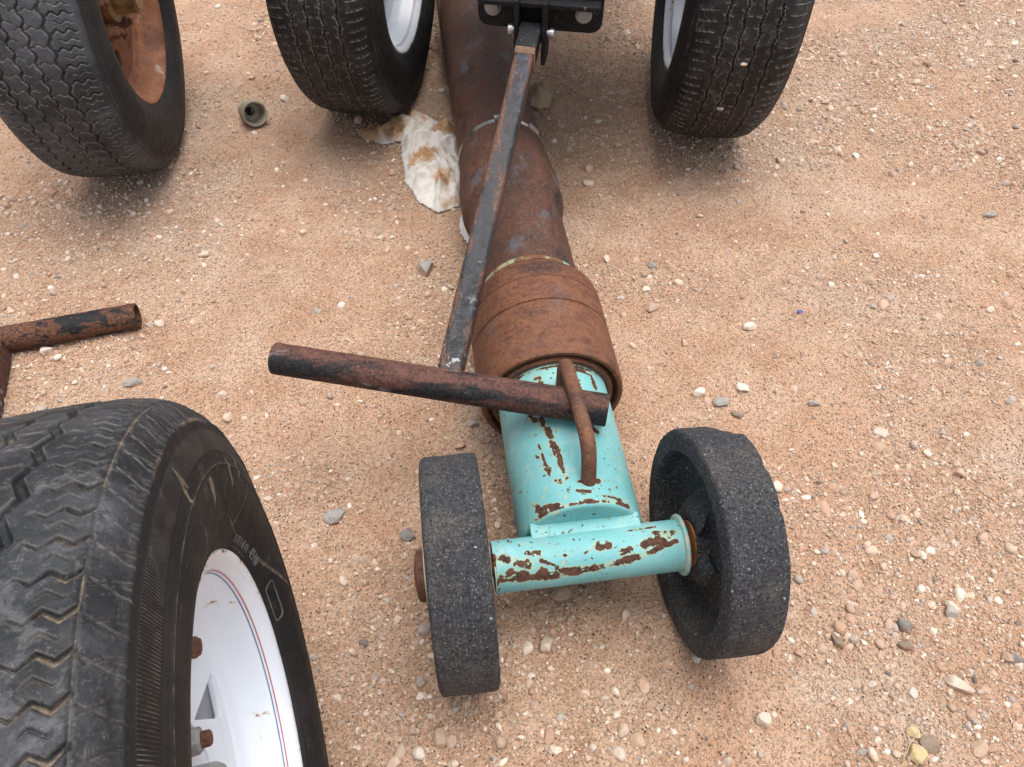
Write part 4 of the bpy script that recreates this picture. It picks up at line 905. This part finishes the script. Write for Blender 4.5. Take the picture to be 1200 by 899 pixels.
# ------------------------------------------------------------------ lost hose fitting
fa = np.array([.52, -.74, .30]); fa /= np.linalg.norm(fa); fp = np.array([-.612, 1.652, float(height(-.61, 1.65)) + .027])
ft = empty('hose_fitting', (float(fp[0]), float(fp[1]), float(fp[2]))); tag(ft, 'short dull metal pipe fitting lying open end forward on sand', 'pipe fitting')
pr = [(-.034, .0), (-.034, .021), (-.031, .0225), (-.012, .0228), (-.008, .0265), (-.004, .0285), (.004, .0290), (.010, .0275), (.013, .0280), (.022, .0292), (.025, .0285), (.026, .0268), (.025, .0245), (.018, .0232), (-.006, .0225), (-.012, .019), (-.013, .010), (-.022, .009), (-.022, 0)]
V, F, _, _ = lathe(pr, (0, 0, 0), fa, 48); b_ = mesh_np('fitting_body', V, F, G['brass'], ft); sharp(b_, 40)
m = MB(); m.box(fa * -.0120 + np.array([-.006, 0, -.002]), np.cross(fa, (0, 0, 1)) * .008, fa * .0016, np.array([0, 0, .012]), .0005); m.build('inner_web', G['dark'], ft)

# two pebbles caught in the right tyre's tread
for k, (a_, o_, r_) in enumerate(((196.5, -.006, .0048), (207.0, .003, .0050))):
    pass
def tread_pebble(wx, wy, yaw, off, ang, r, lab, s):
    ax_ = np.array([math.cos(rad(yaw)), math.sin(rad(yaw)), 0]); fy = np.array([-ax_[1], ax_[0], 0])
    P = np.array([wx, wy, TR_ - .0042]) + ax_ * off + (TR_ - .001) * (math.cos(rad(ang)) * fy + math.sin(rad(ang)) * np.array([0, 0, 1]))
    V, F = stone_shape(3, np.random.default_rng(s), 5); o_ = mesh_np('pebble', V * r, F, SM['white'], loc=tuple(P), smooth=False); tag(o_, lab, 'stone', 'pebbles caught in the tyre tread')
tread_pebble(.438, 1.732, -4.7, .012, 186, .0058, 'upper of two cream pebbles stuck in right tyre tread', 61)
tread_pebble(.438, 1.732, -4.7, -.006, 205, .0062, 'lower of two cream pebbles stuck in right tyre tread', 62)

# ------------------------------------------------------------------ camera, light
cam = bpy.data.cameras.new('camera'); cam.lens = 36 * 921.57 / 1200; cam.sensor_width = 36; cam.sensor_fit = 'HORIZONTAL'; cam.clip_start = .02; cam.clip_end = 300
co = bpy.data.objects.new('camera', cam); col.objects.link(co); sc.camera = co
Fv = Vector((0, .641449, -.767166)); Rv = Vector((.999938, .0085241, .0071272)); Uv = Vector((-.0111112, .7671184, .6414094))
M = Matrix((Rv, Uv, -Fv)).transposed().to_4x4(); M.translation = (0, 0, 1.03885); co.matrix_world = M

SUN_EL, SUN_AZ = rad(83), rad(70)       # azimuth from +y towards +x
w = bpy.data.worlds.new('World'); sc.world = w; w.use_nodes = True; nt = w.node_tree
bg = nt.nodes['Background']; sky = nt.nodes.new('ShaderNodeTexSky'); sky.sky_type = 'NISHITA'; sky.sun_disc = False; sky.sun_elevation = SUN_EL; sky.sun_rotation = SUN_AZ
sky.dust_density = 4; sky.air_density = 1.0
hs = nt.nodes.new('ShaderNodeHueSaturation'); hs.inputs['Saturation'].default_value = .42; nt.links.new(sky.outputs[0], hs.inputs['Color']); nt.links.new(hs.outputs[0], bg.inputs[0]); bg.inputs[1].default_value = .15
sl = bpy.data.lights.new('sun', 'SUN'); sl.energy = 1.3; sl.angle = rad(48); sl.color = (1, .965, .92); so_ = bpy.data.objects.new('sun', sl); col.objects.link(so_)
sd_ = Vector((math.sin(SUN_AZ) * math.cos(SUN_EL), math.cos(SUN_AZ) * math.cos(SUN_EL), math.sin(SUN_EL))); so_.rotation_euler = sd_.to_track_quat('Z', 'Y').to_euler()

sc.view_settings.view_transform = 'Standard'; sc.view_settings.look = 'None'; sc.view_settings.gamma = 1; sc.view_settings.exposure = .72; sc.view_settings.use_curve_mapping = False
sc.render.engine = 'CYCLES'; sc.cycles.use_denoising = True; sc.cycles.max_bounces = 6
